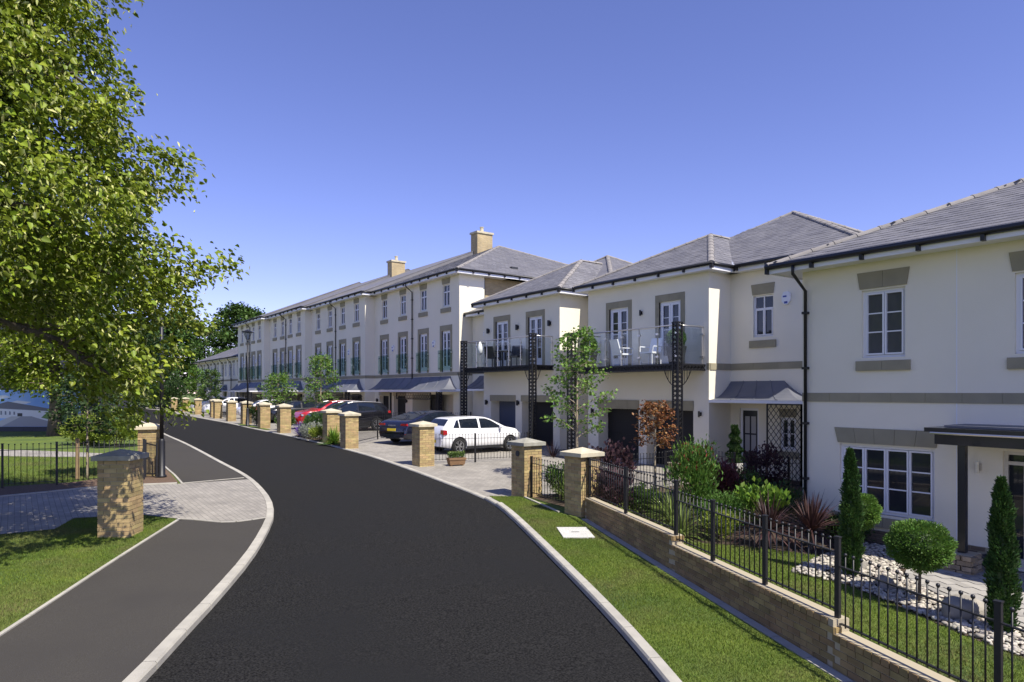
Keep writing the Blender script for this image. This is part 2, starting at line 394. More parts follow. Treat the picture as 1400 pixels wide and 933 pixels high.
kerb_run(lk, offset(LK, -.06), km, MAT['kerb'], -1, .092, .30, lim=(2.5, 58))
rk = thing('right_kerb', None, None); structure(rk)
def rup(y): return .095 if y < 13.2 else (.095 - .06*(y-13.2)/1.2 if y < 14.4 else .036)
kerb_run(rk, offset(RK, .06), km, MAT['kerb'], 1, rup, .30, lim=(1.0, 75))
em = kerb_mesh(.055, .16, .006); em.name = 'edging_stone'
le = thing('path_edging', None, None); structure(le)
kerb_run(le, EDG, em, MAT['kerb'], 1, .095, .16, 'edging_stone', (3, 16))
kerb_run(le, near_end, em, MAT['kerb'], 1, .092, .16, 'edging_stone')
kerb_run(le, FE, em, MAT['kerb'], 1, .095, .16, 'edging_stone', (18, 40))
de = cr([(-8,19.3),(-4,19.55),(-.27,19.82),(1.74,20.24),(3.5,19.92)], .9)
em2 = kerb_mesh(.13, .2, .01); em2.name = 'edging_stone'
kerb_run(le, de, em2, MAT['kerb'], 1, .10, .2, 'edging_stone')
de2 = cr([(3.6,19.85),(4.4,19.95),(5.25,20.05)], .8)
kerb_run(le, de2, em, MAT['kerb'], 1, .092, .16, 'edging_stone')
ve = cr([(10.28,13.55),(10.12,12.9),(9.9,12.0),(9.83,11.7)], .45)
kerb_run(le, ve, em, MAT['kerb'], 1, .11, .16, 'edging_stone')
# second driveway crossing far down the left side
sheet('far_driveway', [(-12,50),(5.7,48.5),(6.9,49.5),(7.2,54),(6.4,54.8),(-12,57)], MAT['asphalt'], .082)
# mowing strip along the foot of the garden wall
ms = cr([(9.86,10.9),(8.4,7.35),(6.9,3.7),(5.0,-.9)], .6)
kerb_run(le, ms, em2, MAT['kerb'], 1, .088, .2, 'edging_stone', (1.5, 11))
# service cover in the verge
sc = thing('service_cover', 'pale square concrete service cover set in the grass verge', 'cover', (8.83, 10.02, gz(10.0) + .078))
mb = MB(); c, s = math.cos(R(-31)), math.sin(R(-31))
def rot2(pts, x=0, y=0): return [(c*p[0]-s*p[1]+x, s*p[0]+c*p[1]+y) for p in pts]
mb.extr(rot2([(-.30,-.43),(.30,-.43),(.30,.43),(-.30,.43)]), lambda a, b: (a, b, b*.03), (0, 0, .022)); mb.build('slab', M('cover_concrete', (.56,.545,.50), .9, col2=(.50,.49,.45), nscale=6), sc, local=True)
mb = MB(); mb.extr(rot2([(-.08,-.012),(.08,-.012),(.08,.012),(-.08,.012)]), lambda a, b: (a, b, .0235+b*.03), (0, 0, .003)); mb.build('lifting_slot', MAT['darkgrey'], sc, local=True)
# ------------------------------------------------------------------ buildings
def wall_sheet(mb, X, y0, y1, z0, z1, ops, rev=.12):
    """front wall facing -X at x=X with real openings and reveals"""
    ys = sorted({y0, y1, *[o[0] for o in ops], *[o[1] for o in ops]}); zs = sorted({z0, z1, *[max(z0, o[2]) for o in ops], *[o[3] for o in ops]})
    for i in range(len(ys)-1):
        for j in range(len(zs)-1):
            cy = (ys[i]+ys[i+1])/2; cz = (zs[j]+zs[j+1])/2
            if any(o[0] < cy < o[1] and o[2] < cz < o[3] for o in ops): continue
            mb.quad((X,ys[i+1],zs[j]), (X,ys[i],zs[j]), (X,ys[i],zs[j+1]), (X,ys[i+1],zs[j+1]))
    for o in ops:
        d = o[4] if len(o) > 4 else rev; a, b, c, e = o[:4]; c = max(c, z0)
        mb.quad((X,a,c),(X+d,a,c),(X+d,a,e),(X,a,e)); mb.quad((X,b,c),(X,b,e),(X+d,b,e),(X+d,b,c))
        mb.quad((X,a,e),(X+d,a,e),(X+d,b,e),(X,b,e)); mb.quad((X,a,c),(X,b,c),(X+d,b,c),(X+d,a,c))
def shell(mb, X0, X1, y0, y1, z0, z1, ops, rev=.12):
    wall_sheet(mb, X0, y0, y1, z0, z1, ops, rev)
    mb.quad((X0,y0,z0),(X1,y0,z0),(X1,y0,z1),(X0,y0,z1)); mb.quad((X0,y1,z0),(X0,y1,z1),(X1,y1,z1),(X1,y1,z0))
    mb.quad((X1,y0,z0),(X1,y1,z0),(X1,y1,z1),(X1,y0,z1)); mb.quad((X0,y0,z1),(X1,y0,z1),(X1,y1,z1),(X0,y1,z1))

def window(root, X, y0, y1, z0, z1, cols=2, bars=(.36, .67), fw=.05, dep=.07, name='window', mat=None, panes='each', toplights=0, glass='pane', door=False):
    """casement window or glazed door facing -X; frame mesh with panes and glazing bars as its parts"""
    mat = mat or MAT['upvc']; mb = MB(); xa = X + dep; xb = xa + .06
    mb.box(xa, xb, y0, y0+fw, z0, z1); mb.box(xa, xb, y1-fw, y1, z0, z1)
    mb.box(xa, xb, y0+fw, y1-fw, z0, z0+fw); mb.box(xa, xb, y0+fw, y1-fw, z1-fw, z1)
    iw = (y1 - y0 - 2*fw); cwid = iw / cols; sf = fw * (.75 if not door else 1.5); rects = []
    zt = z1 - fw
    if toplights:
        zt = z0 + (z1 - z0) * (1 - toplights); mb.box(xa, xb, y0+fw, y1-fw, zt, zt+fw*.8)
    for i in range(cols):
        a = y0 + fw + i*cwid; b = a + cwid; g = .006
        lo = z0 + fw; hi = zt
        xs = xa - .018
        bot = sf * (3.2 if door else 1.0)
        mb.box(xs, xb-.01, a+g, a+sf, lo+g, hi-g); mb.box(xs, xb-.01, b-sf, b-g, lo+g, hi-g)
        mb.box(xs, xb-.01, a+sf, b-sf, lo+g, lo+bot); mb.box(xs, xb-.01, a+sf, b-sf, hi-sf, hi-g)
        rects.append((a+sf, b-sf, lo+bot, hi-sf, True))
        if toplights: rects.append((a+.02, b-.02, zt+fw*.8, z1-fw, False))
        if toplights and i: mb.box(xa, xb, a-.02, a+.02, zt+fw*.8, z1-fw)
    if not door: mb.box(xa-.05, xa, y0-.015, y1+.015, z0-.03, z0)       # projecting frame sill
    fo = mb.build(name, mat, root)
    for (a, b, lo, hi, sub) in rects:
        cuts = [lo + (hi-lo)*f for f in bars] if sub else []
        lev = [lo] + cuts + [hi]
        for c_ in cuts: MB().box(xa+.012, xa+.032, a, b, c_-.012, c_+.012).build('glazing_bar', mat, fo)
        if panes == 'each':
            for k in range(len(lev)-1):
                MB().box(xa+.024, xa+.030, a, b, lev[k], lev[k+1]).build('pane', MAT[glass], fo)
        else: MB().box(xa+.024, xa+.030, a, b, lo, hi).build('pane', MAT[glass], fo)
    return fo
def flared_lintel(par, X, y0, y1, z0, z1, fl, n, mat=None, proud=.025, name='lintel_stone'):
    """trapezoid lintel of n stones with fine joints"""
    for i in range(n):
        ta, tb = i/n, (i+1)/n; g = .003
        ya0 = y0 + (y1-y0)*ta + (g if i else 0); yb0 = y0 + (y1-y0)*tb - (g if i < n-1 else 0)
        Y0, Y1 = y0-fl, y1+fl
        ya1 = Y0 + (Y1-Y0)*ta + (g if i else 0); yb1 = Y0 + (Y1-Y0)*tb - (g if i < n-1 else 0)
        MB().extr([(ya0,z0),(yb0,z0),(yb1,z1),(ya1,z1)], lambda a, b: (X-proud, a, b), (proud+.06, 0, 0)).build(name, mat or MAT['stone'], par)
def stones_row(par, X, y0, y1, z0, z1, L, proud=.02, mat=None, name='stone_block'):
    n = max(1, round((y1-y0)/L))
    for i in range(n):
        a = y0 + (y1-y0)*i/n + .003; b = y0 + (y1-y0)*(i+1)/n - .003
        MB().box(X-proud, X+.05, a, b, z0, z1).build(name, mat or MAT['stone'], par)
def surround(par, X, y0, y1, z0, z1, w, wt, proud=.02, mat=None):
    mat = mat or MAT['stone']; m = (y0+y1)/2
    MB().box(X-proud, X+.06, y0-w, y0, z0, z1).build('jamb_stone', mat, par)
    MB().box(X-proud, X+.06, y1, y1+w, z0, z1).build('jamb_stone', mat, par)
    MB().box(X-proud, X+.06, y0-w, m-.003, z1+.002, z1+wt).build('lintel_stone', mat, par)
    MB().box(X-proud, X+.06, m+.003, y1+w, z1+.002, z1+wt).build('lintel_stone', mat, par)
def gutter_line(root, pts, r=.062, step=.95, brackets=True):
    g = MB().tube(pts, r, 8).build('gutter', MAT['gutter'], root, smooth=True)
    if brackets:
        for a, b in zip(pts[:-1], pts[1:]):
            a = Vector(a); b = Vector(b); n = max(1, int((b-a).length/step))
            for i in range(n+1):
                p = a.lerp(b, (i+.02)/(n+.04))
                MB().box(p.x-.03, p.x+.07, p.y-.03, p.y+.03, p.z-.15, p.z-.03).build('gutter_bracket', MAT['gutter'], g)
    return g
def downpipe(root, X, y, ztop, zbot, xg, r=.034, side=0):
    mb = MB(); mb.tube([(xg, y, ztop), (xg, y, ztop-.20), (X-.06, y+side, ztop-.52), (X-.06, y+side, zbot)], r, 8)
    o = mb.build('downpipe', MAT['gutter'], root, smooth=True)
    z = ztop - 1.0
    while z > zbot + .4:
        MB().box(X-.115, X, y+side-.055, y+side+.055, z, z+.05).build('pipe_clip', MAT['gutter'], o); z -= 1.15
    return o
def roof(root, faces, mat, name='roof', th=.05):
    """slate roof from polygons (top surface) given thickness downwards"""
    mb = MB()
    for f in faces:
        mb.poly(f); mb.poly([(p[0], p[1], p[2]-th) for p in f][::-1])
        n = len(f)
        for i in range(n):
            a, b = f[i], f[(i+1) % n]
            mb.quad(a, (a[0],a[1],a[2]-th), (b[0],b[1],b[2]-th), b)
    return mb.build(name, mat, root)
def inpoly(p, poly):
    ins = False; n = len(poly)
    for i in range(n):
        a, b = poly[i], poly[(i+1) % n]
        if (a[1] > p[1]) != (b[1] > p[1]) and p[0] < (b[0]-a[0])*(p[1]-a[1])/(b[1]-a[1]) + a[0]: ins = not ins
    return ins
def slate_face(par, poly, singles, w=.25, ex=.2):
    """real slates on one planar roof face; poly[0]->poly[1] is the eave. Nearest `singles` are objects, the rest one part."""
    P = [Vector(p) for p in poly]; e = (P[1]-P[0]).normalized()
    nrm = None
    for q in P[2:]:
        c_ = e.cross(q-P[0])
        if c_.length > .1: nrm = c_.normalized()
    if nrm.z < 0: nrm = -nrm
    up = nrm.cross(e)
    if up.z < 0: up = -up
    uv = [((p-P[0]).dot(e), (p-P[0]).dot(up)) for p in P]
    umin = min(a for a, b in uv); umax = max(a for a, b in uv); vmax = max(b for a, b in uv)
    items = []; r_ = 0
    while r_*ex < vmax:
        u = umin - (w/2 if r_ % 2 else 0)
        while u < umax:
            cu, cv = u+w/2, r_*ex+ex/2
            if inpoly((cu, cv), uv): items.append(P[0] + e*cu + up*(cv) + nrm*.012)
            u += w
        r_ += 1
    items.sort(key=lambda p: (p-CAMP).length)
    X_ = e; Z_ = (nrm + up*.035).normalized(); Y_ = Z_.cross(X_)
    mat3 = Matrix((X_, Y_, Z_)).transposed()
    hw = w/2-.003; L0, L1 = -ex/2-.0, ex/2+.02
    if Y_.dot(up) < 0: L0, L1 = -L1, -L0
    base = MB().box(-hw, hw, L0, L1, -.005, .005)
    me = base.mesh('slate'); me.materials.append(MAT['slate_o']); q = mat3.to_euler(); org = origin(par)
    for p in items[:singles]:
        inst('slate', me, par, p-org, (q.x, q.y, q.z))
    mb = MB()
    for p in items[singles:]:
        j = nrm*random.uniform(-.002, .003)
        mb.add([mat3 @ Vector(v) + p + j for v in base.v], base.f)
    if mb.v: mb.build('slates', MAT['slate'], par, kind='stuff')
def ridge_tiles(par, a, b, L=.45, r=.11, single=True):
    a = Vector(a); b = Vector(b); d = (b-a); n = max(1, int(d.length/L)); dl = d.length/n
    prof = [(r*math.cos(t), r*.75*math.sin(t)) for t in [0, .52, 1.05, 1.57, 2.09, 2.62, 3.14]]
    mb = MB(); mb.extr(prof, lambda p, q: (-dl/2+.006, p, q), (dl-.012, 0, 0))
    mb.extr([(p*1.09, q*1.09+.002) for p, q in prof], lambda p, q: (-dl/2+.0, p, q), (.05, 0, 0))
    rot = (0, -math.asin(max(-1, min(1, d.z/d.length))), math.atan2(d.y, d.x))
    me = mb.mesh('ridge_tile'); me.materials.append(MAT['ridge']); org = origin(par)
    if single:
        for i in range(n): inst('ridge_tile', me, par, a + d*((i+.5)/n) - org, rot)
    else:
        q = Matrix.Rotation(rot[2], 3, 'Z') @ Matrix.Rotation(rot[1], 3, 'Y'); jm = MB()
        for i in range(n):
            c_ = a + d*((i+.5)/n); jm.add([q @ Vector(v) + c_ for v in mb.v], mb.f)
        jm.build('ridge_tiles', MAT['ridge'], par, kind='stuff')
def wall_light(root, X, y, z, w=.09, h=.22, mat=None):
    mb = MB(); mb.box(X-.05, X, y-w/2, y+w/2, z-h*.3, z+h*.3); mb.lathe([(w*.42, -h/2), (w*.42, h/2)], 10, (X-.09, y, z))
    return mb.build('wall_light', mat or MAT['black'], root)
def alarm_box(root, X, y, z):
    o = MB().extr([(-.13,.13),(-.06,.2),(.08,.2),(.15,.08),(.15,-.1),(.05,-.2),(-.05,-.2),(-.13,-.08)], lambda a, b: (X-.07, y+a, z+b), (.07, 0, 0)).build('alarm_box', MAT['white'], root)
    MB().box(X-.075, X-.069, y-.05, y+.06, z-.17, z-.10).build('alarm_badge', MAT['blue'], o)
    MB().box(X-.075, X-.069, y-.02, y+.10, z+.03, z+.08).build('alarm_badge', MAT['blue'], o)
def swept_canopy(root, Xw, Xf, yt0, yt1, yb0, yb1, zt, zb, mat=None, n=8, seams=3):
    """concave lead canopy: straight top edge on the wall, flaring to the front; ends swept where yb differs from yt"""
    mb = MB(); rows = []
    for i in range(n+1):
        t = i/n; s = 1-(1-t)**2.0 if False else t
        k = t**1.0; z = zb + (zt-zb)*(1-t)**2.1; x = Xw + (Xf-Xw)*k
        rows.append((x, yt0 + (yb0-yt0)*k, yt1 + (yb1-yt1)*k, z))
    for a, b in zip(rows[:-1], rows[1:]):
        mb.quad((a[0],a[1],a[3]),(a[0],a[2],a[3]),(b[0],b[2],b[3]),(b[0],b[1],b[3]))
    for e in (1, 2):
        for a, b in zip(rows[:-1], rows[1:]):
            mb.quad((Xw,a[e],a[3]),(a[0],a[e],a[3]),(b[0],b[e],b[3]),(Xw,b[e],b[3]))
    mb.quad((Xw,yb0,zb-.001),(Xf,yb0,zb-.001),(Xf,yb1,zb-.001),(Xw,yb1,zb-.001))
    o = mb.build('canopy', mat or MAT['lead'], root, smooth=False)
    for k in range(1, seams+1):
        f = k/(seams+1)
        MB().tube([(r[0], r[1]+(r[2]-r[1])*f, r[3]+.008) for r in rows], .014, 5).build('canopy_seam', mat or MAT['lead'], o)
    fb = MB(); fb.box(Xf-.02, Xw, yb0-.02, yb1+.02, zb-.10, zb-.004); fb.build('canopy_fascia', MAT['upvc'] if mat is None else mat, o)
    return o
def trellis(root, x0, y0, x1, y1, z0, z1, pitch=.16, w=.018, name='trellis', mat=None):
    mb = MB(); d = Vector((x1-x0, y1-y0, 0)); L = d.length; d.normalize(); H_ = z1-z0
    P = lambda s, t: (x0+d.x*s, y0+d.y*s, z0+t)
    for s in (0, L): mb.bar(P(s, 0), P(s, H_), .04)
    for t in (0, H_): mb.bar(P(0, t), P(L, t), .04)
    k = -H_*.8
    while k < L:
        for sg in (1, -1):
            # line s = k + t*.8 clipped to rectangle
            t0, t1 = 0, H_
            s0, s1 = k, k + H_*.8
            if s0 < 0: t0 = -s0/.8; s0 = 0
            if s1 > L: t1 = (L-k)/.8; s1 = L
            if t1 > t0 + .02:
                if sg > 0: mb.bar(P(s0, t0), P(s1, t1), w, .012)
                else: mb.bar(P(L-s0, t0), P(L-s1, t1), w, .012)
        k += pitch
    return mb.build(name, mat or MAT['black'], root)
def lattice_post(par, x, y, z0, z1, w=.20):
    mb = MB(); h = w/2
    for sx in (-1, 1):
        for sy in (-1, 1): mb.box(x+sx*h-.022, x+sx*h+.022, y+sy*h-.022, y+sy*h+.022, z0, z1)
    n = int((z1-z0)/(w*.72)); dz = (z1-z0)/n
    for i in range(n):
        za = z0+i*dz; zb_ = za+dz
        for sg in (-1, 1):
            mb.bar((x+sg*h, y-h, za), (x+sg*h, y+h, zb_), .03, .014); mb.bar((x+sg*h, y+h, za), (x+sg*h, y-h, zb_), .022, .014)
            mb.bar((x-h, y+sg*h, za), (x+h, y+sg*h, zb_), .03, .014); mb.bar((x+h, y+sg*h, za), (x-h, y+sg*h, zb_), .022, .014)
    mb.box(x-h-.03, x+h+.03, y-h-.03, y+h+.03, z1, z1+.04)
    return mb.build('lattice_post', MAT['black'], par)
def balcony(root, Xw, Xf, y0, y1, zd, zt, zr, zg, posts):
    """deck zt..zd with lattice frieze, glass panels, steel posts and rails"""
    mb = MB(); mb.box(Xf+.09, Xw, y0+.09, y1-.09, zd+.01, zt-.02)
    mb.box(Xf, Xw, y0, y0+.05, zt-.03, zt); mb.box(Xf, Xw, y1-.05, y1, zt-.03, zt); mb.box(Xf, Xf+.05, y0+.05, y1-.05, zt-.03, zt)
    o = mb.build('balcony', MAT['black'], root)
    def frieze(a, b):
        f = MB(); d = (b-a); n = max(2, int(d.length/.16)); z0_ = zd; z1_ = zt-.035
        f.bar((a.x,a.y,z0_), (b.x,b.y,z0_), .035); f.bar((a.x,a.y,z1_), (b.x,b.y,z1_), .035)
        for i in range(n):
            p = a + d*(i/n); q = a + d*((i+1)/n)
            f.bar((p.x,p.y,z0_),(q.x,q.y,z1_), .03, .02); f.bar((p.x,p.y,z1_),(q.x,q.y,z0_), .03, .02)
        f.build('frieze', MAT['black'], o)
    A = Vector((Xf+.02, y0+.02, 0)); B = Vector((Xf+.02, y1-.02, 0))
    frieze(A, B); frieze(A, Vector((Xw, y0+.02, 0))); frieze(B, Vector((Xw, y1-.02, 0)))
    i_ = .10; rail = MB()
    xr = Xf+i_; ya = y0+i_; yb = y1-i_
    rail.tube([(Xw, ya, zr), (xr, ya, zr), (xr, yb, zr), (Xw, yb, zr)], .024, 8); rail.build('handrail', MAT['steel'], o, smooth=True)
    n = max(3, round((yb-ya)/.85))
    def upr(x, y):
        m = MB(); m.tube([(x, y, zt), (x, y, zr-.02)], .021, 8)
        for t in (.2, .8): m.box(x-.035, x+.035, y-.06, y+.06, zt+(zr-zt)*t-.03, zt+(zr-zt)*t+.03)
        m.build('steel_post', MAT['steel'], o, smooth=False)
    for i in range(n+1): upr(xr, ya+(yb-ya)*i/n)
    for i in range(n):
        a = ya+(yb-ya)*i/n+.05; b = ya+(yb-ya)*(i+1)/n-.05
        MB().box(xr-.006, xr+.006, a, b, zt+.06, zr-.07).build('glass_panel', MAT['bglass'], o)
    for yy in (ya, yb):
        m_ = (xr+Xw)/2
        upr(Xw-.06, yy)
        MB().box(xr+.05, Xw-.10, yy-.006, yy+.006, zt+.06, zr-.07).build('glass_panel', MAT['bglass'], o)
    for y in posts:
        lattice_post(o, Xf+.0, y, zg, zr+.04)
        br = MB()
        for sg in (-1, 1):
            arc = [(Xf, y+sg*(.13+.42*math.sin(t)), zd-.46+.46*(1-math.cos(t))) for t in np.linspace(0, 1.57, 7)]
            arc = [(Xf, y+sg*(.13+.42*k), zd-.5+.5*k**2) for k in np.linspace(0, 1, 7)]
            br.tube(arc, .014, 5)
            for k in (.35, .6, .8): br.bar((Xf, y+sg*(.13+.42*k), zd-.5+.5*k**2), (Xf, y+sg*(.13+.42*k), zd), .012)
        br.build('bracket', MAT['black'], o)
    return o
def garage_door(root, X, y0, y1, z0, z1, mat):
    o = MB().box(X, X+.05, y0, y1, z0, z1).build('garage_door', mat, root)
    n = 4
    for i in range(n):
        a = z0 + (z1-z0)*i/n + .015; b = z0 + (z1-z0)*(i+1)/n - .015
        MB().box(X-.014, X-.0005, y0+.02, y1-.02, a, b).build('door_panel', mat, o)
    return o

# ================================================================= near house (right edge of the photograph)
H1 = thing('detached_house', 'two storey cream rendered house with brick plinth and dark porch nearest the camera', 'house', (13.4, 2.0, gz(2)))
X = 13.4; Y1 = 8.0; Y0 = -6.0; ZS = 5.66
ups = [(5.95,6.76,3.81,5.12), (3.42,4.23,3.78,5.12), (0.6,1.4,3.78,5.12)]
low = [(5.45,7.20,.80,2.11)]; dr = [(3.0,4.40,.20,2.16)]
mb = MB(); shell(mb, X, X+9, Y0, Y1, -.3, ZS+.1, ups+low+dr, .13); wall1 = mb.build('wall', MAT['render'], H1)
jt = MB().box(X-.004, X+.02, 5.085, 5.10, .5, ZS).build('movement_joint', MAT['upvc'], wall1)
# brick plinth: single bricks
pl = MB().box(X-.045, X+.02, 4.62, Y1+.03, -.3, .495).build('plinth', MAT['mortar'], H1)
bm_ = MB().box(-.055, .055, -.1075, .1075, -.0325, .0325).mesh('brick'); bm_.materials.append(M('plinth_brick', (.17,.125,.08), .9, col2=(.12,.09,.06), nscale=8, rnd='object', rvar=.3, bump=.3, bscale=120))
org = origin(pl)
for r_ in range(7):
    y = 4.75 + (.1125 if r_ % 2 else 0)
    while y < Y1:
        inst('brick', bm_, pl, Vector((X-.004, y, .462-r_*.075)) - org); y += .225
cr_ = thing('string_course', None, None); cr_.parent = H1; 
sc1 = MB().box(X-.012, X+.03, Y0, Y1-.0, 2.955, 3.125).build('string_course', MAT['mortar'], H1); bpy.data.objects.remove(cr_)
stones_row(sc1, X, .2, Y1, 2.95, 3.13, .62)
for (a, b, c_, d) in ups:
    w_ = window(H1, X, a, b, c_, d, 2, (.36,.68), glass='pane_net'); flared_lintel(w_, X, a-.03, b+.03, d+.03, d+.35, .05, 2)
    stones_row(w_, X, a-.1, b+.1, c_-.25, c_-.06, .55, .05, name='sill_stone')
a, b, c_, d = low[0]
w_ = window(H1, X, a, b, c_, d, 4, (.36,.68)); flared_lintel(w_, X, a-.03, b+.03, d+.03, d+.33, .07, 5)
stones_row(w_, X, a-.15, b+.17, c_-.24, c_-.05, .55, .06, name='sill_stone')
# front door with side lights and top light, cream frame
d_ = MB(); d_.box(X+.05, X+.13, 4.34, 4.40, .2, 2.16); d_.box(X+.05, X+.13, 3.0, 4.34, 1.93, 1.99); d_.box(X+.05, X+.13, 3.0, 4.34, 2.10, 2.16)
d_.box(X+.05, X+.13, 4.02, 4.12, .2, 1.93); d_.box(X+.05, X+.13, 4.12, 4.34, .2, .38); d_.box(X+.05, X+.13, 3.0, 3.1, .2, 1.93)
fd = d_.build('front_door', MAT['cream'], H1)
MB().box(X+.09, X+.096, 4.12, 4.34, .38, 1.93).build('pane', MAT['pane'], fd); MB().box(X+.09, X+.096, 3.0, 4.34, 1.99, 2.10).build('pane', MAT['pane'], fd)
MB().box(X+.07, X+.12, 3.1, 4.02, .22, 1.93).build('door_leaf', MAT['navy'], fd)
MB().tube([(X+.03, 3.95, .9), (X+.03, 3.95, 1.25)], .015, 6).build('handle', MAT['steel'], fd)
wall_light(H1, X, 4.75, 1.86, .08, .2, MAT['steel'])
# porch
po = MB(); pts = []
for i in range(13):
    t = i/12; pts.append((12.25+.16*(1-math.sin(math.pi*t)), 5.05-4.6*t))
outline = [(13.4, 5.05)] + pts + [(13.4, .45)]
po.extr(outline, lambda a, b: (a, b, 2.28), (0, 0, .2)); porch = po.build('porch_canopy', MAT['navy'], H1)
po = MB(); po.extr([(13.4,5.17)] + [(p[0]-.1, 5.17-(5.05-p[1])*1.05) for p in pts] + [(13.4,.3)], lambda a, b: (a, b, 2.485), (0, 0, .07)); po.build('roof_edge', MAT['navy'], porch)
po = MB(); po.extr([(13.4,4.95)] + [(p[0]+.12, 4.95-(5.05-p[1])*.97) for p in pts] + [(13.4,.5)], lambda a, b: (a, b, 2.56), (0, 0, .035)); po.build('roof_sheet', MAT['lead'], porch)
po = MB(); po.tube([(p[0]-.11, p[1]+.02, 2.47) for p in pts], .02, 6); po.build('steel_strip', MAT['steel'], porch)
for yy in (4.66, .8):
    MB().box(12.435, 12.545, yy-.055, yy+.055, .535, 2.28).build('porch_post', MAT['navy'], H1)
    pr = MB().box(12.31, 12.69, yy-.19, yy+.19, gz(yy)-.1, .53).build('post_pier', MAT['mortar'], H1)
    sm = MB().box(-.06, .06, -.1, .1, -.035, .035).mesh('pier_stone'); sm.materials.append(M('pier_stone', (.34,.27,.18), .9, col2=(.22,.18,.13), nscale=9, rnd='object', rvar=.3, bump=.5, bscale=40))
    og = origin(pr)
    for r_ in range(5):
        z = .485-r_*.082; o_ = .055 if r_ % 2 else -.055
        for k in (-.13+o_*.6, .09+o_*.6):
            inst('pier_stone', sm, pr, Vector((12.35-.03, yy+k, z))-og); inst('pier_stone', sm, pr, Vector((12.5+k, yy+.19-.04, z))-og, (0,0,R(90))); inst('pier_stone', sm, pr, Vector((12.5+k, yy-.19+.04, z))-og, (0,0,R(90)))
# eaves, roof, gutters
ov = .5; xe = X-ov; ze = 5.80
MB().box(xe+.04, X+8, Y0-ov+.04, Y1+ov-.04, ZS, ZS+.03).build('soffit', MAT['upvc'], H1)
fb = MB(); fb.box(xe+.02, xe+.045, Y0-ov, Y1+ov, ZS-.02, ze+.02); fb.box(xe+.045, X+9.5, Y1+ov-.045, Y1+ov-.02, ZS-.02, ze+.02); fb.box(xe+.045, X+9.5, Y0-ov+.02, Y0-ov+.045, ZS-.02, ze+.02); fb.build('fascia', MAT['upvc'], H1)
tp = math.tan(R(24.3)); D = 10.0; h = D/2; xr_ = xe+h
A=(xe,Y1+ov,ze); B=(xe,Y0-ov,ze); C_=(xe+D,Y0-ov,ze); Dd=(xe+D,Y1+ov,ze); Rn=(xr_,Y1+ov-h,ze+h*tp); Rs=(xr_,Y0-ov+h,ze+h*tp)
r1 = roof(H1, [[B,A,Rn,Rs],[A,Dd,Rn],[Dd,C_,Rs,Rn],[C_,B,Rs]], MAT['slate'])
slate_face(r1, [B,A,Rn,Rs], 300); slate_face(r1, [A,Dd,Rn], 0)
up_ = Vector((0,0,-.012))
ridge_tiles(r1, Vector(A)+up_, Vector(Rn)+up_); ridge_tiles(r1, Vector(Rn)+up_, Vector(Rs)+up_, single=False)
gutter_line(H1, [(xe-.03, Y1+ov+.02, ze-.015), (xe-.03, Y0-ov, ze-.015)])
downpipe(H1, X, Y1-.10, ze-.03, .1, xe-.03, side=-.0)

# ================================================================= house with balcony and two dark garages
def balcony_house(label, k):
    H = thing('detached_house', label, 'house', (k['X']+4, k['y0'], gz(k['y0'])))
    X, y0, y1 = k['X'], k['y0'], k['y1']; zs = k['zs']; zb = -.3
    ops = [(a, b, -.5, k['gz1'], .55) for a, b in k['gar']] + [(a, b, k['deck']+.02, k['dh']) for a, b in k['doors']]
    mb = MB(); shell(mb, X, X+7, y0, y1, zb, zs+.1, ops); wl = mb.build('wall', MAT['render'], H)
    Xr = k['Xr']
    ops = list(k['rops'])
    mb = MB(); shell(mb, Xr, Xr+9, k['ry0'], y0-.001, zb, zs+.1, [o for o in ops if o[1] <= y0]); mb.build('wall', MAT['render'], H)
    if k.get('ry1'):
        mb = MB(); shell(mb, k['Xl'], k['Xl']+8, y1+.001, k['ry1'], zb, zs-.1, k['lops']); mb.build('wall', MAT['render'], H)
    for (a, b), m in zip(k['gar'], k['gmat']):
        zg = gz((a+b)/2); garage_door(H, X+.5, a+.06, b-.01, zg+.03, k['gz1'], m)
        lo = MB().box(X-.02, X+.05, a-.02, b+.04, k['gz1']+.002, k['gz2']); lo = lo.build('garage_lintel', MAT['stone'], H)
        stones_row(lo, X-.012, a-.02, b+.04, k['gz1']+.004, k['gz2']-.004, .55, .02)
    for a, b in k['doors']:
        w_ = window(H, X, a, b, k['deck']+.03, k['dh'], 2, (.28,.52,.76), .055, .06, 'french_door', door=True)
        surround(w_, X, a, b, k['deck']+.02, k['dh'], .17, .25)
        MB().tube([(X+.03, (a+b)/2-.05, k['deck']+1.0), (X+.03, (a+b)/2-.05, k['deck']+1.15)], .012, 6).build('handle', MAT['steel'], w_)
    balcony(H, X, k['bX'], k['by0'], k['by1'], k['deck']-.2, k['deck'], k['rail'], k['pg'], k['posts'])
    return H
k2 = dict(X=18.2, y0=14.12, y1=19.88, zs=7.07, Xr=19.33, ry0=9.6, gz1=2.52, gz2=2.85, gar=[(14.75,16.82),(17.2,19.3)], gmat=[MAT['garage'],MAT['garage']],
    doors=[(15.27,16.23),(17.71,18.70)], deck=4.05, dh=6.27, rail=5.27, bX=16.82, by0=14.25, by1=19.3, pg=.9, posts=(14.25,19.3),
    rops=[(12.53,13.25,4.91,6.24),(13.06,13.77,.3,2.62),(11.75,12.3,1.35,2.35)])
H2 = balcony_house('white house with two black garage doors under an iron balcony holding potted topiary', k2)
w_ = window(H2, 19.33, 12.53, 13.25, 4.91, 6.24, 2, (), toplights=.33); flared_lintel(w_, 19.33, 12.52, 13.27, 6.27, 6.61, .05, 1); stones_row(w_, 19.33, 12.42, 13.38, 4.57, 4.80, 1.2, .05, name='sill_stone')
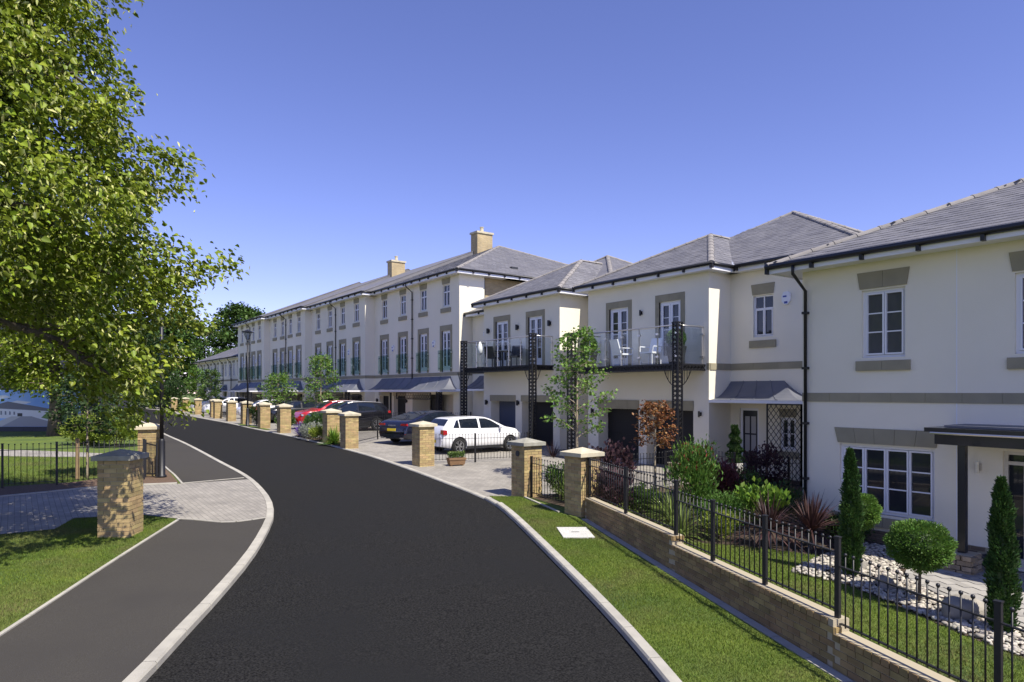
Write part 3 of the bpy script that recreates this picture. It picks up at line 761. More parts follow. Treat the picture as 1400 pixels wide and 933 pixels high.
# course on the recessed part and on the wing return
cs = MB().box(19.33-.012, 19.38, 9.6, 14.10, 3.872, 4.078).build('string_course', MAT['mortar'], H2); stones_row(cs, 19.33, 10.6, 14.10, 3.867, 4.084, .95)
MB().box(18.25, 19.31, 14.095, 14.14, 3.867, 4.084).build('stone_block', MAT['stone'], cs)
MB().box(18.178, 18.22, 14.10, 14.20, 3.867, 4.084).build('stone_block', MAT['stone'], cs)
alarm_box(H2, 19.33, 12.05, 6.05)
for (yy, zz) in ((14.45,2.42),(19.6,2.42),(17.05,5.98),(17.0,2.42)): wall_light(H2, 18.2, yy, zz, .08, .2)
dd = MB(); dd.box(19.40, 19.46, 13.06, 13.14, .4, 2.62); dd.box(19.40, 19.46, 13.69, 13.77, .4, 2.62); dd.box(19.40, 19.46, 13.14, 13.69, 2.54, 2.62)
fd = dd.build('front_door', MAT['upvc'], H2)
MB().box(19.43, 19.48, 13.14, 13.69, .4, 2.54).build('door_leaf', MAT['navy'], fd)
for (a, b) in ((13.22,13.39),(13.45,13.62)):
    for (c_, d) in ((1.2,1.75),(1.8,2.35)): MB().box(19.425, 19.431, a, b, c_, d).build('pane', MAT['curtain'], fd)
w_ = window(H2, 19.33, 11.75, 12.3, 1.35, 2.35, 2, (.5,)); stones_row(w_, 19.33, 11.65, 12.4, 1.1, 1.3, 1, .04, name='sill_stone'); flared_lintel(w_, 19.33, 11.75, 12.3, 2.37, 2.62, .03, 1)
swept_canopy(H2, 19.33, 18.2, 12.15, 14.1, 10.86, 14.1, 3.50, 2.90)
trellis(H2, 18.28, 12.05, 18.28, 10.95, gz(11)+.1, 2.78, .17)
trellis(H2, 18.28, 10.95, 19.2, 10.95, gz(11)+.1, 2.78, .17)
gt = MB()
for i in range(7): gt.box(18.6+i*.1, 18.69+i*.1, 10.5, 10.54, gz(10), 1.75)
gt.build('side_gate', MAT['darkgrey'], H2)
def eaves(H, X0, X1, y0, y1, zs, ze, sides='fns', ov=.4, back=None):
    b = MB().box(X0-ov+.04, X1, y0-ov+.04, y1+ov-.04, zs, zs+.03); b.build('soffit', MAT['upvc'], H)
    f = MB(); f.box(X0-ov+.02, X0-ov+.045, y0-ov+.02, y1+ov-.02, zs-.02, ze+.01)
    f.box(X0-ov+.045, X1, y0-ov+.02, y0-ov+.045, zs-.02, ze+.01); f.box(X0-ov+.045, X1, y1+ov-.045, y1+ov-.02, zs-.02, ze+.01); f.build('fascia', MAT['upvc'], H)
eaves(H2, 18.2, 20, 14.12, 19.88, 7.07, 7.24); eaves(H2, 19.33, 28, 9.6, 19.9, 7.07, 7.24, ov=.39)
ze=7.24
ap=(20.96,16.2,8.98); ra=(23.9,16.2,8.98)
e0=(17.8,13.72,ze); e1=(17.8,20.28,ze)
w1=[e0,e1,ap]; w2=[(22.5,13.72,ze),e0,ap,(22.5,16.2,8.98)]; w3=[e1,(23,20.28,ze),(23,16.2,8.98),ap]
m0=(18.9,9.2,ze); m1=(18.9,20.3,ze); mA=(23.7,14.5,9.9); m2=(28.4,9.2,ze); m3=(28.4,20.3,ze)
r2 = roof(H2, [w1,w2,w3,[m0,m1,mA],[m2,m0,mA],[m3,m2,mA],[m1,m3,mA]], MAT['slate'])
for f in ([e0,e1,ap],[(22.5,13.72,ze),e0,ap,(22.5,16.2,8.98)]): slate_face(r2, f, 0)
slate_face(r2, [m0,m1,mA], 0); slate_face(r2, [m2,m0,mA], 0)
for a, b in ((e0,ap),(e1,ap),(ap,(22.6,16.2,8.98)),(m0,mA),(m2,mA),(mA,(21.5,17.1,8.55))): ridge_tiles(r2, Vector(a)+up_, Vector(b)+up_)
MB().bar((18.95,13.72,ze+.04), (22.3,16.1,9.0), .16, .02).build('valley_lead', M('valley_lead', (.34,.36,.42), .5), r2)
gutter_line(H2, [(19.0,13.70,ze-.015),(17.77,13.70,ze-.015),(17.77,20.3,ze-.015)]); gutter_line(H2, [(18.87,9.2,ze-.015),(18.87,13.6,ze-.015)])

# ================================================================= next house with balcony, bluish garage door and white car
k3 = dict(X=18.5, y0=21.97, y1=27.7, zs=7.26, Xr=20.1, ry0=20.4, gz1=2.71, gz2=3.0, gar=[(22.4,24.62),(25.1,27.1)], gmat=[MAT['garage'],MAT['garage_blue']],
    doors=[(23.13,24.13),(25.67,26.68)], deck=4.28, dh=6.47, rail=5.5, bX=17.36, by0=22.36, by1=27.72, pg=gz(25), posts=(22.36,27.72),
    rops=[], Xl=19.9, ry1=30.9, lops=[(28.2,28.8,2.0,2.75)])
H3 = balcony_house('white house with a dark and a bluish garage door under a balcony with garden chairs', k3)
for (yy, zz) in ((27.25,6.08),(24.9,6.08),(22.6,6.08)): wall_light(H3, 18.5, yy, zz, .14, .24)
for (yy, zz) in ((27.4,2.65),(24.86,2.65),(22.15,2.65)): wall_light(H3, 18.5, yy, zz, .12, .24)
alarm_box(H3, 19.9, 29.6, 6.2)
w_ = window(H3, 19.9, 28.2, 28.8, 2.0, 2.75, 1, (.5,), panes='one'); stones_row(w_, 19.9, 28.1, 28.9, 1.55, 1.9, 1, .04, name='sill_stone'); flared_lintel(w_, 19.9, 28.2, 28.8, 2.8, 3.15, .03, 1)
swept_canopy(H3, 19.9, 18.7, 28.0, 30.2, 27.74, 30.6, 4.0, 3.3)
MB().box(19.88, 19.95, 27.72, 30.9, 4.1, 4.3).build('string_course', MAT['stone'], H3)
eaves(H3, 18.5, 20.5, 21.97, 27.7, 7.26, 7.43); eaves(H3, 20.1, 29.5, 20.4, 27.7, 7.26, 7.43, ov=.39)
ze=7.43
MB().box(19.45, 27, 27.75, 30.9, 7.16, 7.20).build('soffit', MAT['upvc'], H3); MB().box(19.42, 19.45, 28.1, 30.9, 7.14, 7.33).build('fascia', MAT['upvc'], H3)
ap=(21.85,24.4,9.4); e0=(18.1,21.57,ze); e1=(18.1,28.1,ze)
m0=(19.7,20.0,ze); m1=(19.7,30.9,ze); mA=(24.6,25.4,10.1); m2=(30,20.0,ze); m3=(30,30.9,ze)
r3 = roof(H3, [[e0,e1,ap],[(24,21.57,ze),e0,ap,(24,24.4,9.4)],[e1,(24,28.1,ze),(24,24.4,9.4),ap],[m0,m1,mA],[m2,m0,mA],[m3,m2,mA],[m1,m3,mA],[(19.4,28.2,7.33),(19.4,30.9,7.33),(21,30.9,8.0),(21,28.2,8.0)]], MAT['slate'])
slate_face(r3, [e0,e1,ap], 0); slate_face(r3, [(24,21.57,ze),e0,ap,(24,24.4,9.4)], 0); slate_face(r3, [m2,m0,mA], 0)
for a, b in ((e0,ap),(e1,ap),(ap,(23.2,24.4,9.4)),(m0,mA),(m2,mA),(mA,(22.2,28.2,8.7))): ridge_tiles(r3, Vector(a)+up_, Vector(b)+up_)
gutter_line(H3, [(19.8,21.55,ze-.015),(18.07,21.55,ze-.015),(18.07,28.12,ze-.015)]); gutter_line(H3, [(19.38,28.15,7.31),(19.38,30.9,7.31)])

# ================================================================= three storey terrace, four blocks
def terrace_block(label, X, y0, y1, first=False, last=False, near=True):
    zg = gz((y0+y1)/2); H = thing('terraced_house', label, 'house', (X+4, y0, zg), group='three storey terrace blocks')
    n = 4; sp = (y1-y0-1.6)/3.1; bays = [y0+1.38+(y1-y0-2.86)*i/3 for i in range(4)]
    zs = 9.42; c0, c1 = 4.03, 4.22; dep = 17
    wo_ = [(b-.37, b+.37, 7.82, 9.02) for b in bays]; fo_ = [(b-.45, b+.45, c1+.02, 6.5) for b in bays]
    L = y1-y0; gs = [(y1-.9-L*.10-.0, y1-.9+.0), ]
    g1 = (y0+L*.80, y0+L*.93); g2 = (y0+L*.585, y0+L*.735); pr = (y0+L*.06, y0+L*.50)
    ops = wo_ + fo_ + [(g1[0], g1[1], .2, 2.9, .3), (g2[0], g2[1], .2, 2.9, .3), (pr[0], pr[1], .2, 3.0, 1.2)]
    mb = MB(); shell(mb, X, X+1.6, y0, y1, 0, zs+.1, ops); mb.build('wall', MAT['render'], H)
    mb = MB(); mb.box(X+1.65, X+dep, y0+.25, y1, 0, zs); mb.build('brick_wall', MAT['brickwall'], H)
    sc_ = MB().box(X-.02, X+1.62, y0-.02, y1-.03, c0, c1).build('string_course', MAT['stone'], H)
    pn = 'each' if near else 'one'
    for b in bays:
        w_ = window(H, X, b-.37, b+.37, 7.82, 9.02, 2, (), .045, toplights=.33, panes='one'); flared_lintel(w_, X, b-.40, b+.40, 9.06, 9.36, .04, 1)
        MB().box(X-.06, X+.04, b-.52, b+.52, 7.50, 7.74).build('sill_stone', MAT['stone'], w_)
        f_ = window(H, X, b-.45, b+.45, c1+.03, 6.5, 2, (.3,.54,.77), .055, .06, 'french_door', door=True, panes='one'); surround(f_, X, b-.45, b+.45, c1+.03, 6.5, .2, .3)
        MB().box(X-.11, X-.095, b-.72, b+.72, c1+.1, c1+1.22).build('juliet_panel', MAT['jglass'], f_)
        pm = MB()
        for s_ in (-1, 1):
            for t in (.2, 1.05): pm.box(X-.12, X, b+s_*.68-.025, b+s_*.68+.025, c1+t, c1+t+.05)
        pm.build('panel_fixing', MAT['steel'], f_)
    alarm_box(H, X, (bays[0]+bays[1])/2, 5.85); alarm_box(H, X, (bays[2]+bays[3])/2, 5.85)
    for g in (g1, g2):
        garage_door(H, X+.28, g[0]+.02, g[1]-.02, zg+.03, 2.9, MAT['garage']); MB().box(X-.02, X+.05, g[0]-.08, g[1]+.08, 2.91, 3.2).build('garage_lintel', MAT['stone2'], H)
    for yy in (g1[1]+.22, g2[0]-.2): wall_light(H, X, yy, 2.6, .12, .24)
    dp = (g1[0]+g2[1])/2; MB().box(X-.09, X, dp-.06, dp+.06, zg, 3.1).build('downpipe', MAT['navy'], H)
    # entrance inside the porch recess
    e = MB().box(X+1.1, X+1.16, pr[1]-1.3, pr[1]-.3, zg, 3.0).build('front_door', MAT['navy'], H)
    MB().box(X+1.09, X+1.1, pr[1]-1.1, pr[1]-.5, 2.0, 2.7).build('pane', MAT['pane'], e)
    w_ = window(H, X+1.0, pr[0]+.5, pr[0]+1.0, 1.9, 2.6, 2, (.5,), panes='one')
    MB().box(X+1.0, X+1.1, pr[0]+.4, pr[0]+1.1, 1.5, 1.75).build('sill_stone', MAT['stone'], w_)
    cn = swept_canopy(H, X, X-1.2, y0+.9, y1-1.1, y0-.0, y1-1.0, 4.0, 3.25, seams=7)
    lattice_post(H, X-1.1, y0+.25, zg, 3.12, .2)
    tr = trellis(H, X-1.1, pr[0]+.5, X-1.1, pr[1]-.1, 2.75, 3.1, .2)
    if not first: trellis(H, X-.2, y0+.05, X-1.05, y0+.05, zg+.1, 2.9, .2); trellis(H, X-1.1, y0+.45, X-1.1, y0+1.7, zg+.1, 2.75, .2)
    # eaves and roof
    ov = .45; ze = 9.6; xe = X-ov; tp = math.tan(R(23)); run = 9.0; zr = ze+run*tp
    MB().box(xe+.04, X+3, (y0-ov+.04) , y1+(.3 if last else -.01), zs, zs+.03).build('soffit', MAT['upvc'], H)
    f = MB(); f.box(xe+.02, xe+.045, y0-ov+.02, y1, zs-.02, ze+.01); f.box(xe+.045, X+(dep+.6 if first else 1.2), y0-ov+.02, y0-ov+.045, zs-.02, ze+.01); f.build('fascia', MAT['upvc'], H)
    yb = y1+(ov if last else .02)
    if first:
        a=(xe,y0-ov,ze); b=(xe,yb,ze); r0=(xe+run,y0-ov+run,zr); rb=(xe+run,max(yb,y0-ov+run),zr); c_=(xe+2*run,y0-ov,ze); d=(xe+2*run,yb,ze)
        fs=[[a,b,rb,r0],[c_,a,r0],[d,c_,r0,rb]]
    else:
        a=(xe,y0-ov,ze); b=(xe,yb,ze); r0=(xe+run,y0-ov,zr); rb=(xe+run,yb,zr); c_=(xe+2*run,y0-ov,ze); d=(xe+2*run,yb,ze)
        if last: rb=(xe+run,yb-run*.9,zr); fs=[[a,b,rb,r0],[d,c_,r0,rb],[b,d,rb]]
        else: fs=[[a,b,rb,r0],[d,c_,r0,rb]]
    rf = roof(H, fs, MAT['slate'])
    if not first: MB().extr([(a[0],a[2]-.06),(r0[0],r0[2]-.06),(c_[0],c_[2]-.06)], lambda q, z: (q, y0-ov+.02, z), (0, .05, 0)).build('verge_board', MAT['slate'], rf)
    if first:
        slate_face(rf, [a,b,rb,r0], 0, .3, .25); slate_face(rf, [c_,a,r0], 0, .3, .25)
        ridge_tiles(rf, Vector(a)+up_, Vector(r0)+up_, single=False); ridge_tiles(rf, Vector(c_)+up_, Vector(r0)+up_, single=False)
        for t in (.28, .5, .72):
            p = Vector(a).lerp(Vector(c_), t); q = p + Vector((0, 1.6+abs(t-.5), (1.6+abs(t-.5))*tp)); MB().box(q.x-.22, q.x+.22, q.y-.12, q.y+.12, q.z-.03, q.z+.10).build('roof_vent', MAT['darkgrey'], rf)
    gutter_line(H, ([(X+dep,y0-ov-.02,ze-.015)] if first else [(X+.4,y0-ov-.02,ze-.015)])+[(xe-.03,y0-ov-.02,ze-.015),(xe-.03,yb,ze-.015)], step=1.0)
    downpipe(H, X, (bays[1]+bays[2])/2, ze-.03, 3.9, xe-.03)
    if first: MB().tube([(X+1.72, y0+.17, ze-.05), (X+1.72, y0+.17, zg)], .04, 6).build('downpipe', MAT['gutter'], H)
    return H, rf
U1, rf1 = terrace_block('nearest white three storey terrace block with tall buff chimney above its hipped end', 19.1, 30.94, 41.5, first=True)
U2, rf2 = terrace_block('second three storey terrace block from the camera, behind the dark SUV', 18.43, 41.5, 51.45)
U3, rf3 = terrace_block('third three storey terrace block from the camera, behind the second street tree', 17.93, 51.45, 60.3, near=False)
U4, rf4 = terrace_block('farthest three storey terrace block, beside the low two storey row', 17.44, 60.3, 68.8, last=True, near=False)
def chimney(par, x, y, z0, z1, w=1.1, d=.75):
    o = MB().box(x-w/2, x+w/2, y-d/2, y+d/2, z0, z1).build('chimney', MAT['brickwall'], par)
    MB().box(x-w/2-.07, x+w/2+.07, y-d/2-.07, y+d/2+.07, z1, z1+.14).build('chimney_cap', MAT['cap'], par)
    MB().lathe([(.14,0),(.12,.35),(.15,.36),(.15,.42)], 10, (x, y, z1+.14)).build('chimney_pot', MAT['cap'], par)
chimney(U1, 27.2, 41.0, 12.2, 14.45, 1.3, .85); chimney(U2, 25.5, 51.2, 12.0, 13.8, 1.2, .8)
chimney(U4, 19.6, 69.6, 6.5, 8.5, .9, .7)
# ================================================================= far two storey row
FR = thing('terraced_row', 'low two storey white row at the far end of the street', 'house', (21, 70, gz(70)))
X = 17.74; ya, yb = 69.0, 88.5
bays = [ya+1.0+i*1.62 for i in range(12)]
ops = [(b-.35, b+.35, 4.75, 6.05) for b in bays] + [(b-.35, b+.35, 2.2, 3.3) for b in bays[1::2]]
mb = MB(); shell(mb, X, X+9, ya, yb, 0, 6.55, ops); mb.build('wall', MAT['render'], FR)
MB().box(X-.02, X+.05, ya, yb, 4.25, 4.42).build('string_course', MAT['stone'], FR)
for b in bays:
    w_ = window(FR, X, b-.35, b+.35, 4.75, 6.05, 2, (), .045, panes='one'); MB().box(X-.02, X+.05, b-.42, b+.42, 6.08, 6.3).build('lintel_stone', MAT['stone'], w_)
for b in bays[1::2]: window(FR, X, b-.35, b+.35, 2.2, 3.3, 2, (), .045, panes='one')
for b in bays[::3]:
    MB().box(X-.03, X, b-.45, b+.45, 1.1, 3.15).build('front_door', MAT['navy'], FR); swept_canopy(FR, X, X-.8, b-.5, b+.5, b-.9, b+.9, 3.9, 3.3, seams=1)
for b in bays[2::2]: downpipe(FR, X, b-.8, 6.6, 1.1, X-.4)
a=(X-.42,ya,6.62); b=(X-.42,yb+.4,6.62); r0=(X+4.6,ya,8.9); rb=(X+4.6,yb-4.6,8.9); c_=(X+9.6,ya,6.62); d=(X+9.6,yb+.4,6.62)
rf5 = roof(FR, [[a,b,rb,r0],[c_,a,r0],[d,c_,r0,rb],[b,d,rb]], MAT['slate']); slate_face(rf5, [a,b,rb,r0], 0, .5, .4)
MB().box(X-.4, X, ya, yb+.38, 6.5, 6.56).build('soffit', MAT['upvc'], FR); gutter_line(FR, [(X-.45,ya,6.60),(X-.45,yb+.4,6.60)], brackets=False)
# ------------------------------------------------------------------ brick gate pillars
BR = MB().box(-.1075, .1075, -.05125, .05125, -.0325, .0325).mesh('brick'); BR.materials.append(MAT['brick'])
BRB = MB().box(-.1075, .1075, -.05125, .05125, -.0325, .0325)
def pillar(x, y, label, rz=0.0, courses=18, single=False, cap='cap', z=None):
    zb = gz(y) + (.03 if z is None else z); T = thing('gate_pillar', label, 'pillar', (x, y, zb - .04), rz, 'buff brick gate pillars')
    S = .5525; h = S/2; H_ = courses*.075
    MB().box(-h+.012, h-.012, -h+.012, h-.012, 0, H_).build('pillar_core', MAT['mortar'], T, local=True)
    jm = MB()
    for c in range(courses):
        zc = .0325 + c*.075 + .005; hand = 1 if c % 2 else -1
        for s_ in range(4):
            a = s_*math.pi/2
            for k in range(2):
                u = hand*(-h + .1075 + k*.225) ; v = -h + .05125
                if hand < 0: u = h - .1075 - k*.225
                px = u*math.cos(a) - v*math.sin(a); py = u*math.sin(a) + v*math.cos(a)
                j = random.uniform(-.002, .002)
                if single: inst('brick', BR, T, (px+j, py+j, zc), (0, 0, a))
                else:
                    ca, sa = math.cos(a), math.sin(a)
                    jm.add([(ca*q[0]-sa*q[1]+px, sa*q[0]+ca*q[1]+py, q[2]+zc) for q in BRB.v], BRB.f)
    if not single: jm.build('bricks', MAT['brick_j'], T, local=True, kind='stuff')
    w1 = h + .075; cb = MB()
    z0, z1, z2 = H_+.002, H_+.085, H_+.19; w2 = w1
    cb.add([(-w1,-w1,z0),(w1,-w1,z0),(w1,w1,z0),(-w1,w1,z0),(-w1,-w1,z1),(w1,-w1,z1),(w1,w1,z1),(-w1,w1,z1),(0,0,z2)],
           [(0,3,2,1),(0,1,5,4),(1,2,6,5),(2,3,7,6),(3,0,4,7),(4,5,8),(5,6,8),(6,7,8),(7,4,8)])
    cb.build('cap_stone', MAT[cap], T, local=True)
    return T
pillar(1.58, 14.36, 'dappled brick pillar with weathered grey cap on the left lawn nearest the camera', R(-31), 19, True, 'capw', .07)
pillar(3.12, 21.84, 'left side brick pillar with an open black gate, beside the lamp post base', R(-12), 18, True, 'cap', .08)
P2 = pillar(10.19, 11.33, 'brick pillar at the end of the low garden wall, purple shrub beside it', 0, 18, True, z=.06)
P1 = pillar(10.55, 13.84, 'shaded brick pillar with leaf shadows, where the grass verge ends', 0, 18, True, 'capw', z=.04)
pillar(11.09, 20.27, 'brick pillar between the dark saloon and the white hatchback')
pillar(11.0, 26.3, 'brick pillar with flower bed on its left, left of the dark saloon')
pillar(11.1, 28.55, 'brick pillar behind the flower bed, in front of the dark SUV')
pillar(11.15, 35.1, 'brick pillar standing in front of the red car')
pillar(11.44, 39.57, 'brick pillar just right of the right hand lamp post bed')
pillar(12.02, 45.45, 'brick pillar directly behind the right hand lamp post')
pillar(12.33, 50.47, 'first brick pillar left of the right hand lamp post')
pillar(12.81, 56.5, 'second brick pillar left of the right hand lamp post')
pillar(13.1, 59.0, 'brick pillar half hidden behind the second pillar left of the lamp post')
pillar(13.56, 67.4, 'third full brick pillar left of the right hand lamp post')
pillar(14.35, 77.3, 'distant brick pillar streaked with creeper')
pillar(13.5, 78.6, 'farthest brick pillar at the left end of the right hand row')
pillar(6.1, 58.5, 'small far brick pillar on the left side of the road', 0)
# house number disc on the shaded pillar
nd = MB(); nd.extr([(.075*math.cos(t), .075*math.sin(t)) for t in np.linspace(0, 6.283, 13)[:-1]], lambda a, b: (-.296, -.0+a, 1.15+b), (.018, 0, 0)); nd.build('number_disc', MAT['darkgrey'], P1, local=True)

# ------------------------------------------------------------------ railings
def bar_mesh(h, r=.008, ball=.018):
    mb = MB(); mb.tube([(0,0,0),(0,0,h-ball)], r, 6); mb.ball((0,0,h), ball, 8, 5); m = mb.mesh('bar', smooth=True); m.materials.append(MAT['black']); return m, mb
def fence(label, bays, zfn, h, single=True, sp=.115, post=.05, low=.10, group='black iron railings', ball=.018, last_post=True):
    """bays: list of points; a post at each; bars with ball tips between two rails"""
    p0 = bays[0]; T = thing('railing', label, 'railing', (p0[0], p0[1], zfn(0, p0[0], p0[1])), 0, group)
    bm, bmb = bar_mesh(h-low, ball=ball); org = origin(T); jm = MB()
    for i in range(len(bays)-1):
        a = Vector((*bays[i], 0)); b = Vector((*bays[i+1], 0)); za, zb = zfn(i, a.x, a.y), zfn(i, b.x, b.y)
        a.z = za; b.z = zb; d = b - a; L = Vector((d.x, d.y, 0)).length
        u = Vector((0, 0, 1))
        for t in (low+.03, h-.14): MB().bar(a+u*t, b+u*t, .034, .012).build('rail', MAT['black'], T)
        n = max(2, int(L/sp))
        for k in range(1, n):
            p = a + d*(k/n) + u*low
            if single: inst('bar', bm, T, p-org)
            else: jm.add([(q[0]+p.x, q[1]+p.y, q[2]+p.z) for q in bmb.v], bmb.f)
    for i, q in enumerate(bays):
        if i == len(bays)-1 and not last_post: break
        z = max(zfn(max(0, i-1), *q), zfn(min(i, len(bays)-2), *q)); z0 = min(zfn(max(0, i-1), *q), zfn(min(i, len(bays)-2), *q)); pm = MB()
        pm.box(q[0]-post/2, q[0]+post/2, q[1]-post/2, q[1]+post/2, z0, z+h+.02); pm.box(q[0]-post/2-.006, q[0]+post/2+.006, q[1]-post/2-.006, q[1]+post/2+.006, z+h+.02, z+h+.035)
        pm.build('post', MAT['black'], T)
    if not single: jm.build('bars', MAT['black'], T, kind='stuff')
    return T
# garden wall in three steps, single bricks on its road side, railing on top
WL = lambda y: 5.46 + .41*y          # road side face of the wall
gw = thing('garden_wall', 'low stepped buff brick garden wall along the grass verge', 'wall', (WL(10.9), 10.9, gz(10.9)))
secs = [(11.02, 7.28, .86), (7.28, 3.87, .72), (3.87, .2, .58)]
dirv = Vector((-.41, -1, 0)).normalized(); ang = math.atan2(dirv.y, dirv.x); nr = Vector((dirv.y, -dirv.x, 0))
if nr.x > 0: nr = -nr
org = origin(gw); cnt = 0; jm = MB()
WBM = M('wall_brick', (.31,.215,.095), .9, col2=(.22,.15,.065), nscale=5, rnd='object', rvar=.25, hue=.012, bump=.4, bscale=130)
WB = MB().box(-.1075, .1075, -.05125, .05125, -.0325, .0325).mesh('brick'); WB.materials.append(WBM)
for (ya, yb, zt) in secs:
    a = Vector((WL(ya), ya, 0)) ; b = Vector((WL(yb), yb, 0)); L = (b-a).length; inn = -nr*.215
    lo = min(gz(ya), gz(yb)) - .1
    m_ = MB(); q = [a-nr*.012, b-nr*.012, b+inn, a+inn]
    m_.add([(p.x,p.y,lo) for p in q]+[(p.x,p.y,zt-.002) for p in q], [(0,1,2,3),(4,7,6,5),(0,4,5,1),(1,5,6,2),(2,6,7,3),(3,7,4,0)])
    m_.build('wall_core', MAT['mortar'], gw)
    r_ = 0
    while zt - .04 - r_*.075 > lo + .05:
        z = zt - .04 - r_*.075; s_ = .115 + (.1125 if r_ % 2 else 0)
        if r_ == 0:                       # brick on edge coping: headers
            s_ = .055
            while s_ < L-.03:
                p = a + dirv*s_ - nr*.108
                inst('coping_brick', WB, gw, p + Vector((0,0,z-.002)) - org, (0, 0, ang+R(90)), (1.02, .98, 1.05)); s_ += .113
        else:
            while s_ < L-.05:
                p = a + dirv*s_ - nr*.052
                if p.z+z > gz(p.y)-.06 and cnt < 300:
                    inst('brick', WB, gw, p + Vector((0,0,z)) - org, (0, 0, ang)); cnt += 1
                s_ += .225
        r_ += 1
fpts = [(WL(y)+.115, y) for y in (10.98, 9.14, 7.28, 6.24, 5.08, 3.87, 2.15, .2)]
def fz(i, x, y): return .86 if i < 2 else (.72 if i < 5 else .58)
fence('long black ball topped railing on the low garden wall nearest the camera', fpts, fz, .84, True, .112, ball=.02, low=.06)
fence('black railing on the lawn beyond the left driveway', [(-9.5,20.6),(-6.5,20.85),(-3.5,21.05),(-1.36,21.12),(-.24,21.12),(.88,21.06),(2.86,21.0)], lambda i, x, y: gz(y)+.08, 1.08, True, .115, low=.08)
fence('short black railing between two pillars at the end of the verge', [(10.32,11.66),(10.48,13.54)], lambda i, x, y: gz(y)+.07, 1.0, True, .115, post=.045)
fence('black railing in front of the white hatchback', [(11.45,20.5),(13.06,20.1),(15.1,19.75)], lambda i, x, y: gz(y)+.04, .98, False)
fence('black railing between the dark SUV and the dark saloon', [(11.4,27.0),(13.55,29.1),(17.6,29.6)], lambda i, x, y: gz(y)+.04, 1.05, False)
fence('black railing behind the white hatchback below the terrace porch', [(17.6,29.75),(18.4,30.6),(19.6,30.6)], lambda i, x, y: gz(y)+.04, 1.05, False)
fence('curved black railing behind the small front lawn with the copper tree', [(12.0,13.75),(13.4,13.2),(15.0,13.15),(16.5,13.6)], lambda i, x, y: gz(y)+.06, .95, False)
fence('dark railing below the door canopy with the trellis', [(16.4,13.3),(16.2,11.7),(16.6,10.3),(18.0,9.9)], lambda i, x, y: gz(y)+.06, 1.0, False)
fence('low black railing in front of the red car', [(11.5,31.9),(13.6,32.4),(17.3,33.2)], lambda i, x, y: gz(y)+.04, 1.0, False)
fence('black railing in front of the far white cars', [(12.4,50.9),(12.9,53.5),(13.0,56.2)], lambda i, x, y: gz(y)+.04, 1.0, False)
fence('black railing in front of the black car', [(11.6,40.2),(11.9,42.7),(12.0,45.0)], lambda i, x, y: gz(y)+.04, 1.0, False)
# open gate leaf at the left pillar
g = thing('iron_gate', 'open black iron gate leaf standing against the left brick pillar', 'gate', (2.95, 21.35, gz(21.3)+.09))
mb = MB(); 
mb.bar((2.95,21.38,gz(21)+.1),(2.95,21.38,gz(21)+1.15),.05); mb.bar((3.2,21.15,gz(21)+.1),(3.2,21.15,gz(21)+1.05),.04)
mb.bar((2.95,21.38,gz(21)+.2),(3.2,21.15,gz(21)+.2),.03); mb.bar((2.95,21.38,gz(21)+1.05),(3.2,21.15,gz(21)+.98),.03); mb.build('gate_frame', MAT['black'], g)
for t in np.linspace(.1,.9,8):
    p = Vector((2.95,21.38,0)).lerp(Vector((3.2,21.15,0)), t); MB().bar((p.x,p.y,gz(21)+.2),(p.x,p.y,gz(21)+1.1),.014).build('bar', MAT['black'], g)
# small brick pier below the balcony post
sp = thing('brick_pier', 'small buff brick pier carrying the iron balcony post', 'pier', (16.82, 14.25, gz(14)+.02))
MB().box(-.2,.2,-.2,.2,0,.44).build('pier_core', MAT['mortar'], sp, local=True); jm=MB()
for c in range(6):
    for s_ in range(4):
        a_=s_*math.pi/2; hand=1 if c%2 else -1
        u=-hand*.05; v=-.16
        jm.add([(math.cos(a_)*(q[0]*1.3+u)-math.sin(a_)*(q[1]+v), math.sin(a_)*(q[0]*1.3+u)+math.cos(a_)*(q[1]+v), q[2]+.035+c*.073) for q in BRB.v], BRB.f)
jm.build('bricks', MAT['brick_j'], sp, local=True, kind='stuff'); MB().box(-.22,.22,-.22,.22,.441,.47).build('pier_cap', MAT['cap'], sp, local=True)
